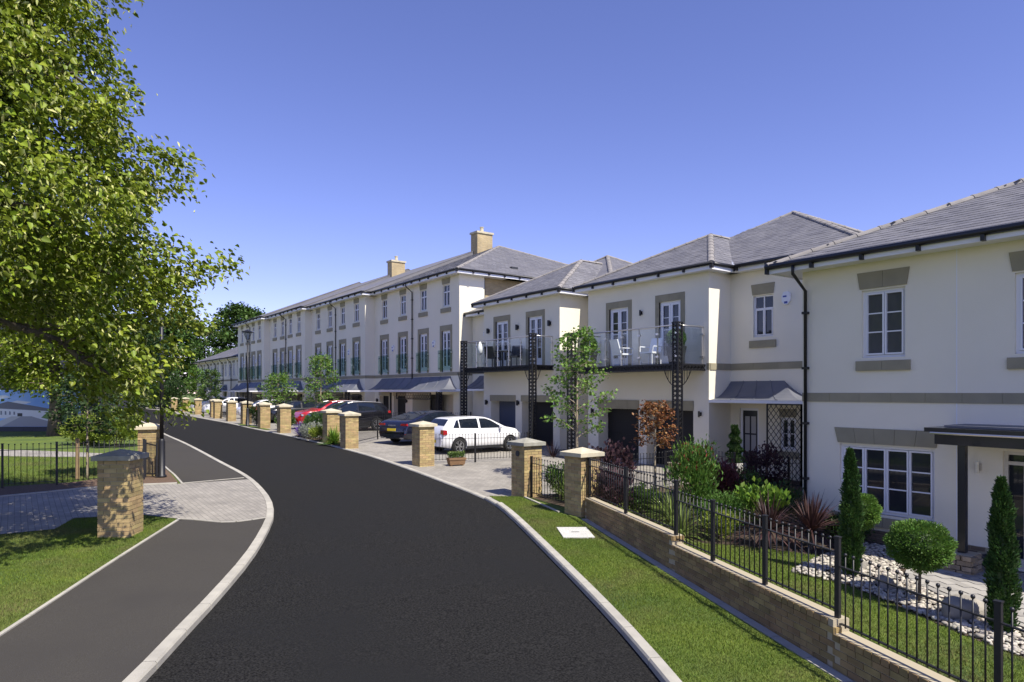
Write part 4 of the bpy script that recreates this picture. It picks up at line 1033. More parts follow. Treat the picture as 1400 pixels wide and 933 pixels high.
# ------------------------------------------------------------------ cars
def paint(name, col, metal=.0, rough=.25):
    return M(name, col, rough, coat=.8, metal=metal)
def interp(tab, x): return float(np.interp(x, [t[0] for t in tab], [t[1] for t in tab]))
def car(label, x, y, rz, L, Wd, top, belt, plan, wheels, wr, col, winp, screens, lamps, group=None, zb=.2, roofw=.74, plate=True, rails=False, lettering=None, rear=True, detail=True, gmat=None):
    """top/belt: (x,z) side profiles from tail (-L/2) to nose (+L/2); plan: (x, halfwidth factor)"""
    T = thing('parked_car', label, 'car', (x, y, gz(y)+.03), rz, 'parked cars')
    N = 44; xs = np.linspace(-L/2, L/2, N); hw = Wd/2
    def sm(tab, x):   # light smoothing of the profile
        return np.mean([interp(tab, x+o) for o in (-.07,-.035,0,.035,.07)])
    def ring(x):
        zt = sm(top, x); zbelt = min(sm(belt, x), zt-.015); w = hw*interp(plan, x); cab = max(0.0, min(1.0, (zt-zbelt)/.42))
        lo = zb + .10*max(0, (abs(x)-(L/2-.5))/.5)
        wroof = w*(.90*(1-cab)+roofw*cab)
        pts = [(0,lo),(w*.55,lo),(w*.86,lo+.01),(w*.955,lo+.10),(w*.985,lo+.25),(w,lo+.5*(zbelt-lo)),(w*.992,zbelt-.13),(w*.972,zbelt-.04),(w*.945,zbelt)]
        hz = zt-zbelt
        pts += [(w*.945+(wroof-w*.945)*.5, zbelt+hz*.5), (wroof, zbelt+hz*.86), (wroof*.88, zbelt+hz*.96), (wroof*.55, zt-.004*1), (0, zt)]
        return pts
    rows = [ring(q) for q in xs]; K = len(rows[0])
    def y_at(px, pz):
        r = ring(px); best = 0
        for (a, b) in zip(r[4:-1], r[5:]):
            if min(a[1], b[1]) - 1e-6 <= pz <= max(a[1], b[1]) + 1e-6 and abs(a[1]-b[1]) > 1e-6:
                t = (pz-a[1])/(b[1]-a[1]); return a[0]+(b[0]-a[0])*t
        return r[-3][0]
    def z_at(px, py):
        r = ring(px); py = abs(py)
        for (a, b) in zip(r[8:-1], r[9:]):
            if b[0] <= py <= a[0]:
                t = (py-a[0])/(b[0]-a[0]) if abs(a[0]-b[0]) > 1e-6 else 0; return a[1]+(b[1]-a[1])*t
        return r[8][1]
    mb = MB(); vs = []; fs = []
    n2 = 2*K-2
    for i, q in enumerate(xs):
        r = rows[i]; vs += [(q, p[0], p[1]) for p in r] + [(q, -p[0], p[1]) for p in r[-2:0:-1]]
    for i in range(N-1):
        for j in range(n2): fs.append((i*n2+j, i*n2+(j+1) % n2, (i+1)*n2+(j+1) % n2, (i+1)*n2+j))
    fs += [tuple(range(n2-1, -1, -1)), tuple(range((N-1)*n2, N*n2))]
    mb.add(vs, fs); body = mb.build('body', col, T, smooth=True, local=True)
    # wheel arches cut from the body
    cut = MB()
    for wx in wheels:
        cut.lathe([(wr+.055, -Wd), (wr+.055, Wd)], 28, (wx, 0, wr), 'y')
    cm = cut.mesh('cut'); co = bpy.data.objects.new('cut', cm); COL.objects.link(co)
    bmz = bmesh.new(); bmz.from_mesh(body.data); bmesh.ops.recalc_face_normals(bmz, faces=bmz.faces[:]); bmz.to_mesh(body.data); bmz.free()
    bmz = bmesh.new(); bmz.from_mesh(cm); bmesh.ops.recalc_face_normals(bmz, faces=bmz.faces[:]); bmz.to_mesh(cm); bmz.free()
    co.parent = T
    md = body.modifiers.new('b', 'BOOLEAN'); md.object = co; md.operation = 'DIFFERENCE'; md.solver = 'EXACT'
    dg = bpy.context.evaluated_depsgraph_get(); me = bpy.data.meshes.new_from_object(body.evaluated_get(dg)); body.modifiers.clear(); body.data = me
    me.materials.clear(); me.materials.append(col)
    bpy.data.objects.remove(co)
    try:
        me.set_sharp_from_angle(angle=R(38))
    except Exception: pass
    # dark inner arches and floor
    fl = MB().box(-L/2+.3, L/2-.3, -hw*.72, hw*.72, zb+.02, zb+.35); fl.build('underbody', MAT['trim'], T, local=True)
    # wheels
    for wx in wheels:
        for s_ in (-1, 1):
            yo = s_*(hw-.115); tw = .1
            ty = MB().lathe([(wr*.64,-tw*.25),(wr*.69,-tw),(wr*.9,-tw),(wr,-tw*.6),(wr,tw*.6),(wr*.9,tw),(wr*.69,tw),(wr*.64,tw*.25)], 24, (0,0,0), 'y').mesh('wheel', smooth=True); ty.materials.append(MAT['tyre'])
            wo2 = inst('wheel', ty, T, (wx, yo, wr))
            rm = MB()
            ys = s_*(tw*.86)
            for k in range(24):
                a0, a1 = k*math.pi/12, (k+1)*math.pi/12
                rm.quad((wr*.70*math.cos(a0), ys, wr*.70*math.sin(a0)), (wr*.70*math.cos(a1), ys, wr*.70*math.sin(a1)), (wr*.60*math.cos(a1), ys*.9, wr*.60*math.sin(a1)), (wr*.60*math.cos(a0), ys*.9, wr*.60*math.sin(a0)))
            for k in range(10):
                a = k*math.pi/5 + (.12 if k % 2 else -.12)
                rm.bar((0, ys*.8, 0), (wr*.64*math.cos(a), ys*.95, wr*.64*math.sin(a)), .035, .03)
            rm.lathe([(.06, ys*.5), (.05, ys)], 10, (0,0,0), 'y'); rm.build('rim', MAT['alloy'], wo2, local=True)
    G = gmat or MAT['cglass']
    for poly in winp:
        for s_ in (-1, 1):
            # subdivide polygon edges, fan to centroid
            pts = []
            for i in range(len(poly)):
                a, b = poly[i], poly[(i+1) % len(poly)]
                for t in (0, .33, .66): pts.append((a[0]+(b[0]-a[0])*t, a[1]+(b[1]-a[1])*t))
            cx = sum(p[0] for p in pts)/len(pts); cz = sum(p[1] for p in pts)/len(pts)
            V = [(p[0], s_*(y_at(*p)+.007), p[1]) for p in pts] + [(cx, s_*(y_at(cx, cz)+.009), cz)]
            n = len(pts); MB().add(V, [(i, (i+1) % n, n) if s_ > 0 else ((i+1) % n, i, n) for i in range(n)]).build('side_window', G, T, local=True)
    for nm, xa, xb, fa, fb in screens:        # windscreen / rear window between body stations
        g = MB(); V = []; na, nb = 8, 10
        for i in range(na+1):
            q = xa+(xb-xa)*i/na; wq = ring(q)[10][0]*(fa+(fb-fa)*i/na)
            for j in range(nb+1):
                yy = wq*(2*j/nb-1); V.append((q, yy, z_at(q, yy)+.010))
        g.add(V, [(i*(nb+1)+j, i*(nb+1)+j+1, (i+1)*(nb+1)+j+1, (i+1)*(nb+1)+j) for i in range(na) for j in range(nb)])
        g.build(nm, G, T, smooth=True, local=True)
    for (nm, lx, lz, ly, lw, lh, ld, mt) in lamps:
        for s_ in (-1, 1):
            b = MB(); yy = s_*ly
            b.add([(lx-ld, yy-lw, lz-lh), (lx+ld, yy-lw*1.0, lz-lh*.8), (lx+ld, yy+lw, lz-lh*.8), (lx-ld, yy+lw, lz-lh), (lx-ld, yy-lw*.8, lz+lh), (lx+ld, yy-lw*.8, lz+lh*.9), (lx+ld, yy+lw*.9, lz+lh*.9), (lx-ld, yy+lw*.8, lz+lh)],
                  [(0,3,2,1),(4,5,6,7),(0,1,5,4),(1,2,6,5),(2,3,7,6),(3,0,4,7)]); b.build(nm, MAT[mt], T, local=True)
    # mirrors
    mx = screens[-1][1] if screens else .6
    for s_ in (-1, 1):
        q = wheels[1]-.55; zz = interp(belt, q)+.07
        MB().ball((q, s_*(hw+.06), zz), .1, 10, 6, (.7, 1.0, .75)).build('door_mirror', col, T, smooth=True, local=True)
    if plate:
        MB().box(-L/2-.012, -L/2+.03, -.26, .26, plate-.055, plate+.055).build('number_plate', MAT['plate'], T, local=True)
        MB().box(L/2-.03, L/2+.012, -.26, .26, .42, .53).build('number_plate', MAT['white'], T, local=True)
    # sill trim, bumpers, door seams
    for s_ in (-1, 1):
        MB().box(wheels[0]+wr+.06, wheels[1]-wr-.06, s_*hw*.955-.02, s_*hw*.955+.02, zb-.01, zb+.09).build('sill_trim', MAT['trim'], T, local=True)
        sx = (wheels[0]+wheels[1])/2+.1
        for q in (sx, sx-.95):
            V = [(q, s_*(y_at(q, zz)+.002), zz) for zz in np.linspace(zb+.12, interp(belt, q)-.01, 6)]
            MB().tube(V, .006, 4).build('door_seam', MAT['trim'], T, local=True)
        for q in (sx-.08, sx-1.0):
            zz = interp(belt, q)-.11; MB().box(q-.18, q, s_*(y_at(q-.1, zz))-.012, s_*(y_at(q-.1, zz))+.018, zz-.012, zz+.012).build('door_handle', col, T, local=True)
    if rails:
        for s_ in (-1, 1):
            MB().tube([(q, s_*ring(q)[10][0]*.97, ring(q)[10][1]+.045) for q in np.linspace(-L/2+.55, wheels[1]-1.05, 8)], .018, 6).build('roof_rail', MAT['alloy'], T, local=True)
    if lettering:
        cu = bpy.data.curves.new('lettering', 'FONT'); cu.body = lettering[0]; cu.size = lettering[2]; cu.align_x = 'CENTER'; cu.extrude = .004; cu.space_character = 1.35
        to = bpy.data.objects.new('lettering', cu); COL.objects.link(to)
        dg = bpy.context.evaluated_depsgraph_get(); me = bpy.data.meshes.new_from_object(to.evaluated_get(dg)); bpy.data.objects.remove(to)
        me.materials.clear(); me.materials.append(MAT['alloy'])
        lo = bpy.data.objects.new('lettering', me); COL.objects.link(lo); lo.parent = T; lo.location = lettering[1]; lo.rotation_euler = (R(90), 0, R(-90))
    return T
# white hatchback (nose towards the house)
hb = dict(L=4.02, Wd=1.74,
    top=[(-2.02,.60),(-1.99,.80),(-1.95,.98),(-1.86,1.10),(-1.62,1.36),(-1.45,1.43),(-.9,1.455),(-.2,1.465),(.15,1.44),(.45,1.36),(.80,1.19),(1.08,1.03),(1.35,.985),(1.70,.92),(1.88,.83),(1.97,.70),(2.02,.55)],
    belt=[(-2.02,.58),(-1.97,.93),(-1.5,1.0),(-.6,.97),(.6,.94),(1.1,.95),(1.7,.86),(1.95,.70),(2.02,.5)],
    plan=[(-2.02,.80),(-1.93,.91),(-1.7,.97),(-1.2,1.0),(1.0,1.0),(1.5,.97),(1.78,.90),(1.92,.80),(2.02,.62)], wheels=(-1.24,1.30), wr=.315)
hb_w = [[(-1.52,1.03),(-1.23,1.02),(-1.23,1.35),(-1.33,1.31)], [(-1.19,1.02),(-.30,.99),(-.30,1.385),(-.72,1.385),(-1.19,1.36)], [(-.20,.99),(.93,.98),(.78,1.08),(.42,1.28),(.12,1.375),(-.20,1.385)]]
hb_s = [('rear_window',-1.84,-1.60,.93,.88), ('windscreen',.45,.98,.93,.97)]
hb_l = [('tail_lamp',-1.90,.86,.70,.13,.10,.09,'red_lamp'), ('headlamp',1.83,.70,.58,.15,.075,.10,'clear_lamp'), ('reflector',-1.985,.42,.52,.08,.025,.02,'red_lamp')]
WC = car('white five door hatchback parked behind the railing, nose to the garages', 14.95, 23.12, 0, col=paint('white_paint', (.80,.80,.80)), winp=hb_w, screens=hb_s, lamps=hb_l, plate=.50, **hb); WC.scale = (.94, .97, .97)
# dark blue saloon seen from behind
sa = dict(L=5.0, Wd=1.93,
    top=[(-2.5,.55),(-2.47,.78),(-2.40,.96),(-2.2,1.02),(-1.95,1.08),(-1.3,1.27),(-.7,1.385),(-.1,1.42),(.25,1.40),(.7,1.24),(1.15,1.03),(1.5,.96),(2.0,.88),(2.3,.76),(2.45,.62),(2.5,.5)],
    belt=[(-2.5,.52),(-2.42,.90),(-1.9,.98),(-.8,.95),(.6,.92),(1.2,.93),(2.0,.84),(2.35,.68),(2.5,.48)],
    plan=[(-2.5,.83),(-2.4,.92),(-2.1,.97),(-1.4,1.0),(1.2,.98),(1.8,.96),(2.15,.88),(2.35,.76),(2.5,.6)], wheels=(-1.47,1.48), wr=.345)
sa_w = [[(-1.75,1.03),(-1.1,.985),(-.95,1.0),(-.95,1.28),(-1.3,1.19)], [(-.9,.985),(-.05,.965),(-.05,1.345),(-.6,1.335),(-.9,1.29)], [(.02,.965),(1.02,.965),(.62,1.17),(.25,1.325),(.02,1.345)]]
sa_s = [('rear_window',-1.98,-.95,.90,.90), ('windscreen',.40,1.08,.93,.97)]
sa_l = [('tail_lamp',-2.38,.86,.68,.20,.045,.06,'red_lamp'), ('headlamp',2.2,.72,.66,.16,.07,.10,'clear_lamp'), ('exhaust',-2.47,.30,.60,.10,.035,.03,'alloy'), ('reflector',-2.47,.47,.66,.16,.018,.02,'red_lamp')]
car('dark blue sports saloon seen from behind, yellow number plate', 15.38, 27.2, R(16), col=paint('navy_car_paint', (.012,.014,.032), .3, .2), winp=sa_w, screens=sa_s, lamps=sa_l, plate=.64, roofw=.68, lettering=('PORSCHE', (-2.475,.0,.79), .085), **sa)
# SUVs nosing out to the road
sv = dict(L=4.4, Wd=1.84,
    top=[(-2.2,.6),(-2.16,.9),(-2.08,1.12),(-1.95,1.32),(-1.7,1.50),(-1.3,1.565),(-.5,1.595),(.0,1.585),(.3,1.52),(.65,1.36),(1.0,1.14),(1.25,1.07),(1.7,1.01),(1.98,.93),(2.12,.78),(2.2,.6)],
    belt=[(-2.2,.58),(-2.1,1.02),(-1.5,1.08),(-.5,1.04),(.7,1.0),(1.2,1.03),(1.85,.95),(2.1,.76),(2.2,.55)],
    plan=[(-2.2,.80),(-2.1,.91),(-1.8,.97),(-1.2,1.0),(1.1,1.0),(1.6,.98),(1.9,.90),(2.08,.80),(2.2,.64)], wheels=(-1.32,1.33), wr=.35)
sv_w = [[(-1.68,1.14),(-1.22,1.10),(-1.22,1.45),(-1.42,1.40)], [(-1.17,1.10),(-.28,1.065),(-.28,1.50),(-.8,1.50),(-1.17,1.46)], [(-.20,1.065),(.90,1.035),(.62,1.25),(.28,1.44),(.05,1.495),(-.20,1.50)]]
sv_s = [('rear_window',-2.04,-1.74,.92,.88), ('windscreen',.30,.98,.93,.97)]
sv_l = [('tail_lamp',-2.05,1.0,.72,.14,.07,.08,'red_lamp'), ('headlamp',1.98,.80,.62,.17,.055,.10,'clear_lamp'), ('fog_lamp',2.1,.42,.62,.09,.045,.05,'clear_lamp')]
car('very dark blue SUV facing the road behind the flower bed pillars', 14.55, 35.0, R(180), col=paint('dark_suv_paint', (.004,.004,.007), .0, .22), winp=sv_w, screens=sv_s, lamps=sv_l, plate=.85, rails=True, **sv)
car('bright red SUV parked beyond the dark SUV', 14.75, 37.7, R(180), col=paint('red_paint', (.42,.012,.018)), winp=sv_w, screens=sv_s, lamps=sv_l, plate=.85, rails=True, **sv)
car('black hatchback half hidden behind two pillars below the second street tree', 15.3, 46.0, R(180), col=paint('black_paint', (.008,.008,.009)), winp=hb_w, screens=hb_s, lamps=hb_l, plate=.5, **hb)
wp = paint('white_paint_far', (.78,.78,.79))
car('rightmost of the three far white cars, behind the lamp post', 15.9, 55.0, R(180), col=wp, winp=hb_w, screens=hb_s, lamps=hb_l, plate=.5, **hb)
car('middle one of the three far white cars', 15.6, 64.5, R(180), col=wp, winp=sv_w, screens=sv_s, lamps=sv_l, plate=.85, **sv)
car('leftmost of the three far white cars', 16.4, 73.5, R(180), col=wp, winp=sv_w, screens=sv_s, lamps=sv_l, plate=.85, **sv)
# ------------------------------------------------------------------ vegetation
def np_mesh(name, V, F, mat, parent, off=None, kind=None, smooth=False):
    """V (n,3), F (m,k) numpy -> object"""
    m = bpy.data.meshes.new(name); n, k = F.shape
    m.vertices.add(len(V)); m.vertices.foreach_set('co', V.astype(np.float32).ravel())
    m.loops.add(n*k); m.loops.foreach_set('vertex_index', F.astype(np.int32).ravel())
    m.polygons.add(n); m.polygons.foreach_set('loop_start', np.arange(0, n*k, k, dtype=np.int32)); m.polygons.foreach_set('loop_total', np.full(n, k, dtype=np.int32))
    if smooth: m.polygons.foreach_set('use_smooth', np.ones(n, dtype=bool))
    m.update(calc_edges=True); m.materials.append(mat)
    o = bpy.data.objects.new(name, m); COL.objects.link(o)
    if parent is not None: o.parent = parent
    if kind: o['kind'] = kind
    return o
def unit(a): return a/np.maximum(1e-9, np.linalg.norm(a, axis=-1, keepdims=True))
def leaf_cloud(name, P, D, size, aspect, mat, parent, up=None, jit=.5, fold=.18, six=False, svar=.3):
    """one mesh of leaf-sized folded faces; P positions, D leaf directions"""
    n = len(P); D = unit(D + rng.normal(0, jit, (n, 3))); r = rng.normal(0, 1, (n, 3)); r[:, 2] = np.abs(r[:, 2]) + (up if up is not None else .6)
    S = unit(np.cross(D, r)); N_ = np.cross(S, D)
    s = size*(1 + rng.uniform(-svar, svar, (n, 1))); w = s*aspect*.5
    if six:
        b = P; t = P + D*s - N_*s*.15
        v = np.stack([b, b+D*s*.25+S*w*.95+N_*s*fold, b+D*s*.65+S*w*.75+N_*s*fold*.7, t, b+D*s*.65-S*w*.75+N_*s*fold*.7, b+D*s*.25-S*w*.95+N_*s*fold], 1).reshape(-1, 3)
        i = np.arange(n)[:, None]*6; F = np.concatenate([i+np.array([[0,1,2,3]]), i+np.array([[0,3,4,5]])], 0)
        return np_mesh(name, v, F, mat, parent)
    b = P; t = P + D*s
    v = np.stack([b, b+D*s*.45+S*w+N_*s*fold, t, b+D*s*.45-S*w+N_*s*fold], 1).reshape(-1, 3)
    i = np.arange(n)[:, None]*4; F = np.concatenate([i+np.array([[0,1,2]]), i+np.array([[0,2,3]])], 0)
    return np_mesh(name, v, F, mat, parent)
def tree(name, label, cat, loc, h, th, prof, nb, tw, lpt, lsize, leaf, bark='bark', r0=.1, twl=.7, droop=.5, rise=.35, aspect=.8, group=None, six=False, bract=0, spread=.12, top_up=False, lean=(0,0), seed=1, rjit=0.0, lowdir=None):
    """tapered trunk, limbs, twigs and a crown of single leaves; all in local coordinates"""
    g = np.random.default_rng(seed); T = thing(name, label, cat, loc, 0, group)
    tr = MB(); pts = []; rs = []
    for i in range(9):
        t = i/8; pts.append((lean[0]*t*h + .06*r0*10*math.sin(3*t+seed)*t, lean[1]*t*h + .05*math.cos(2*t)*t, -.1 + t*(h*.97)))
        rs.append(r0*(1-t)**.8*.95 + .008 + (r0*.35 if i == 0 else 0))
    tr.tube(pts, rs, 9)
    tp_ = lambda z: np.array([np.interp(z, [p[2] for p in pts], [p[k] for p in pts]) for k in range(3)])
    LP = []; LD = []; BP = []
    ga = 2.4
    for k in range(nb):
        f = (k+.5)/nb; z0 = th + (h-th)*f**.9*.97; az_ = k*ga + g.uniform(-.4, .4); Rb = prof(f)*g.uniform(*((.86, 1.02) if six else (.8, 1.12)))
        if Rb < .05: continue
        if lowdir and f < .13 and abs((az_-lowdir[0]+math.pi) % (2*math.pi) - math.pi) > lowdir[1]: continue
        rise_ = rise + g.uniform(-rjit, rjit)
        d = np.array([math.cos(az_), math.sin(az_), 0]); base = tp_(z0); B = []
        for i in range(7):
            t = i/6; B.append(base + d*Rb*t + np.array([0, 0, Rb*(rise_*t - droop*t*t)]) + g.normal(0, .03*Rb, 3)*t)
        rb = max(.006, r0*.38*(1-f*.6)*min(1.0, Rb/1.5+.3))
        tr.tube(B, [rb*(1-.85*i/6) for i in range(7)], 6, cap=False)
        B = np.array(B)
        for j in range(tw):
            t0_ = .45 if (lowdir and f < .13) else .18; t = t0_ + (1-t0_)*(j+g.uniform(0, 1))/tw; p = np.array([np.interp(t, np.linspace(0, 1, 7), B[:, c_]) for c_ in range(3)])
            sd = 1 if j % 2 else -1; a2 = az_ + sd*g.uniform(.4, 1.3); l2 = twl*g.uniform(.6, 1.25)*(1-.35*t)
            e = np.array([math.cos(a2), math.sin(a2), g.uniform(-.1-rjit*.8, .45+rjit*.6)]); e /= np.linalg.norm(e)
            Q = [p + e*l2*s + np.array([0, 0, -droop*.6*l2*s*s]) for s in (0, .35, .7, 1)]
            tr.tube(Q, [rb*.3+.003, rb*.2+.003, .004, .002], 4, cap=False)
            Q = np.array(Q); s = g.uniform(.08, 1.05, lpt)
            if six: s = (np.floor(s*6)+.5)/6 + g.normal(0, .02, lpt)
            c = np.stack([np.interp(s, [0, .35, .7, 1], Q[:, c_]) for c_ in range(3)], 1)
            LP.append(c + g.normal(0, spread, (lpt, 3)) + (np.array([0, 0, -.05]) if six else 0)); dd = np.tile(e + np.array([0, 0, -.7 if six else -.35]), (lpt, 1)) + g.normal(0, .5, (lpt, 3)); LD.append(dd)
            if bract:
                m = bract; s = g.uniform(.3, 1.05, m); c = np.stack([np.interp(s, [0, .35, .7, 1], Q[:, c_]) for c_ in range(3)], 1); BP.append(c + g.normal(0, spread*.9, (m, 3)) + np.array([0, 0, .03]))
    tr.build('trunk', MAT[bark], T, smooth=True, local=True)
    LP = np.concatenate(LP); LD = np.concatenate(LD)
    leaf_cloud('crown', LP, LD, lsize, aspect, LEAF[leaf], T, six=six, up=1.3 if six else None)
    if BP:
        BP = np.concatenate(BP); leaf_cloud('blossom', BP, np.tile([0, 0, -1.0], (len(BP), 1)), lsize*1.0, .36, LEAF['bract'], T, jit=.7)
    return T
def shrub(name, label, cat, loc, rx, rz, n, size, leaf, aspect=.55, clumps=40, stems=6, group=None, base=.25, bark='bark', flat=1.0, ry=None, up=.5, extra=None, jit=.45, spread=.16):
    T = thing(name, label, cat, loc, 0, group); ry = ry or rx
    u = unit(rng.normal(0, 1, (clumps, 3))); u[:, 2] = u[:, 2]*.9+.12; rad = rng.uniform(.45, 1.0, (clumps, 1))**.6
    C = u*rad*np.array([rx, ry, rz]) + np.array([0, 0, rz*1.0+base*.3]); C[:, 2] = np.maximum(C[:, 2], .06)
    k = rng.integers(0, clumps, n); sp = spread*max(rx, rz)
    P = C[k] + rng.normal(0, sp, (n, 3)); P[:, 2] = np.maximum(P[:, 2], .02)
    D = unit(P - np.array([0, 0, rz*.5])) + np.array([0, 0, up])
    leaf_cloud('foliage', P, D, size, aspect, LEAF[leaf], T, jit=jit)
    if extra:
        m = extra[1]; top = C[np.argsort(-C[:, 2])[:max(4, clumps//2)]]; q = top[rng.integers(0, len(top), m)] + rng.normal(0, sp*.7, (m, 3)) + np.array([0, 0, sp*.8])
        leaf_cloud(extra[2], q, np.tile([0, 0, 1.0], (m, 1)), size*extra[3], aspect*.8, LEAF[extra[0]], T)['kind'] = 'stuff'
    st = MB()
    for i in range(stems):
        c = C[rng.integers(0, clumps)]; st.tube([(rng.uniform(-.05, .05), rng.uniform(-.05, .05), -.05), tuple(c*np.array([.4, .4, .5])), tuple(c)], [.02, .012, .005], 5, cap=False)
    st.build('stem', MAT[bark], T, local=True)
    return T
def spiky(name, label, cat, loc, n, L, wid, leaf, arch=.5, upmin=.2, group=None, z0=0.0, both=None):
    T = thing(name, label, cat, loc, 0, group); V = []; F = []
    for i in range(n):
        a = rng.uniform(0, 6.283); e = rng.uniform(upmin, 1.45); l = L*rng.uniform(.65, 1.1); d = np.array([math.cos(a)*math.cos(e), math.sin(a)*math.cos(e), math.sin(e)])
        s = np.array([-math.sin(a), math.cos(a), 0]); b0 = len(V)
        for k in range(5):
            t = k/4; p = d*l*t + np.array([0, 0, z0 - arch*l*t*t*math.cos(e)]) + np.array([math.cos(a), math.sin(a), 0])*.03; p[2] = max(p[2], .02); w = wid*(.55+.9*t-1.42*t*t)
            V += [p - s*w, p + s*w]
        F += [(b0+2*k, b0+2*k+1, b0+2*k+3, b0+2*k+2) for k in range(4)]
    np_mesh('blades', np.array(V), np.array(F), LEAF[leaf], T)
    MB().tube([(0, 0, -.05), (0, 0, max(.04, z0+.03))], [.05, .04], 7).build('stem', MAT['bark'], T, local=True)
    return T
def topiary_ball(label, loc, stem, r, rz, n=9000, size=.035, leaf='box', name='topiary_tree', group=None):
    T = thing(name, label, 'topiary', loc, 0, group); u = unit(rng.normal(0, 1, (n, 3)))
    bump = 1 + .06*np.sin(u[:, :1]*9+2)*np.cos(u[:, 1:2]*8) + .05*np.sin(u[:, 2:3]*11)
    rad = rng.uniform(.74, 1.0, (n, 1))*bump; P = u*rad*np.array([r, r, rz]) + np.array([0, 0, stem]); out = u + np.array([0, 0, .25])
    leaf_cloud('foliage', P, out, size, .5, LEAF[leaf], T, jit=.35)
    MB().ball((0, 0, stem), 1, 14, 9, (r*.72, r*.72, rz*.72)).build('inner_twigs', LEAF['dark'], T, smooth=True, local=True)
    MB().tube([(0, 0, -.05), (.01, 0, stem*.5), (0, .01, stem)], [.024, .02, .018], 8).build('stem', MAT['bark'], T, smooth=True, local=True)
    return T
def cypress(label, loc, h, r, n=9000):
    T = thing('cypress_tree', label, 'tree', loc, 0, 'slim garden cypresses'); t = rng.uniform(0, 1, n); a = rng.uniform(0, 6.283, n)
    prof = np.interp(t, [0, .06, .25, .5, .8, .94, 1], [.55, .85, 1, .92, .6, .3, .04])
    lob = 1 + .22*np.sin(a*3 + t*22) + .14*np.sin(a*5 - t*31)
    rad = r*prof*lob*rng.uniform(.62, 1.0, n); bend = .05*np.sin(t*4)
    P = np.stack([rad*np.cos(a)+bend*r*4, rad*np.sin(a), .06 + t*h], 1); D = np.stack([np.cos(a)*.7, np.sin(a)*.7, np.full(n, 1.0)], 1)
    leaf_cloud('crown', P, D, .055, .4, LEAF['cypress'], T, jit=.3)
    MB().tube([(0, 0, -.05), (0, 0, h*.5), (0, 0, h*.9)], [.03, .03, .01], 7).build('trunk', MAT['bark'], T, local=True)
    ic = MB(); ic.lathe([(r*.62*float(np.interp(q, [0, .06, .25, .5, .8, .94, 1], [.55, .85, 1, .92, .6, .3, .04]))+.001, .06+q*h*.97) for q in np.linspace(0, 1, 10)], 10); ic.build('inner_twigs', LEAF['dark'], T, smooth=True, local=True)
    return T
def inpoly_np(x, y, poly):
    ins = np.zeros(len(x), bool); n = len(poly)
    for i in range(n):
        (xa, ya), (xb, yb) = poly[i], poly[(i+1) % n]
        if abs(ya-yb) < 1e-12: continue
        c = ((ya > y) != (yb > y)) & (x < (xb-xa)*(y-ya)/(yb-ya)+xa); ins ^= c
    return ins
gzv = np.vectorize(gz)
def grass(name, label, poly, dens, dz, h=.028, box=None):
    xs = [p[0] for p in poly]; ys = [p[1] for p in poly]; x0, x1, y0, y1 = min(xs), max(xs), min(ys), max(ys)
    if box: x0, x1, y0, y1 = max(x0, box[0]), min(x1, box[1]), max(y0, box[2]), min(y1, box[3])
    n = int((x1-x0)*(y1-y0)*dens); x = rng.uniform(x0, x1, n); y = rng.uniform(y0, y1, n); k = inpoly_np(x, y, poly); x, y = x[k], y[k]; n = len(x)
    a = rng.uniform(0, 6.283, n); hh = h*rng.uniform(.6, 1.35, n); w = rng.uniform(.003, .006, n); ln = rng.normal(0, .45, (n, 2))*hh[:, None]
    z = gzv(y) + dz; c, s = np.cos(a)*w, np.sin(a)*w
    V = np.stack([np.stack([x-c, y-s, z-.004], 1), np.stack([x+c, y+s, z-.004], 1), np.stack([x+ln[:, 0], y+ln[:, 1], z+hh], 1)], 1).reshape(-1, 3)
    o = np_mesh(name, V, np.arange(3*n).reshape(-1, 3), MAT['blade'], None, kind='stuff'); o['label'] = label; o['category'] = 'grass'
    return o
# short mown grass where single blades show
verge_poly = RN + [(10.45,13.62),(10.2,12.3),(9.86,10.9),(8.4,7.33),(6.9,3.68),(5.2,-.7)]
vp = [p for p in RN if p[1] > -1] + [(10.45,13.6),(10.12,12.6),(9.80,11.6),(9.70,10.8),(8.24,7.3),(6.80,3.7),(5.0,-.7)]
grass('verge_grass', 'mown grass of the verge between road kerb and garden wall', vp, 6500, .075, .026)
lp = [(-6,15.35),(.60,15.38),(.94,16.3),(2.15,15.95),(2.66,15.2)] + [p for p in offset(EDG, -.05)[::-1] if p[1] > 3] + [(-6,3)]
grass('lawn_grass', 'mown grass of the near left lawn around the dappled pillar', lp, 5000, .07, .028, (-2.2, 4, 8, 17))
gl = [(8.0,5.9),(6.75,2.9),(9.0,2.2),(9.35,3.5),(9.85,4.6),(10.15,5.4),(10.6,6.2),(11.4,6.5),(10.9,7.5),(10.2,8.4),(9.3,8.9)]
sheet('garden_lawn', gl, MAT['grass'], .066)
grass('garden_lawn_grass', 'mown grass of the small front garden behind the near railing', gl, 4500, .066, .03)
gl2 = [(10.6,10.4),(11.9,9.9),(13.4,11.0),(14.2,12.9),(11.6,13.5),(10.9,12.8)]
sheet('garden_lawn_far', gl2, MAT['grass'], .066)
grass('far_garden_grass', 'mown grass below the copper leaved tree', gl2, 1500, .066, .04)
llp = [(-8,21.3),(-.3,21.4),(1.2,21.4),(2.9,22.4),(3.6,26.5),(2.3,26.95),(1.0,27.6),(-.4,28.6),(-8,29.2)]
grass('park_lawn_grass', 'mown grass just behind the left railing', llp, 900, .072, .05, (-3, 4, 21, 29))

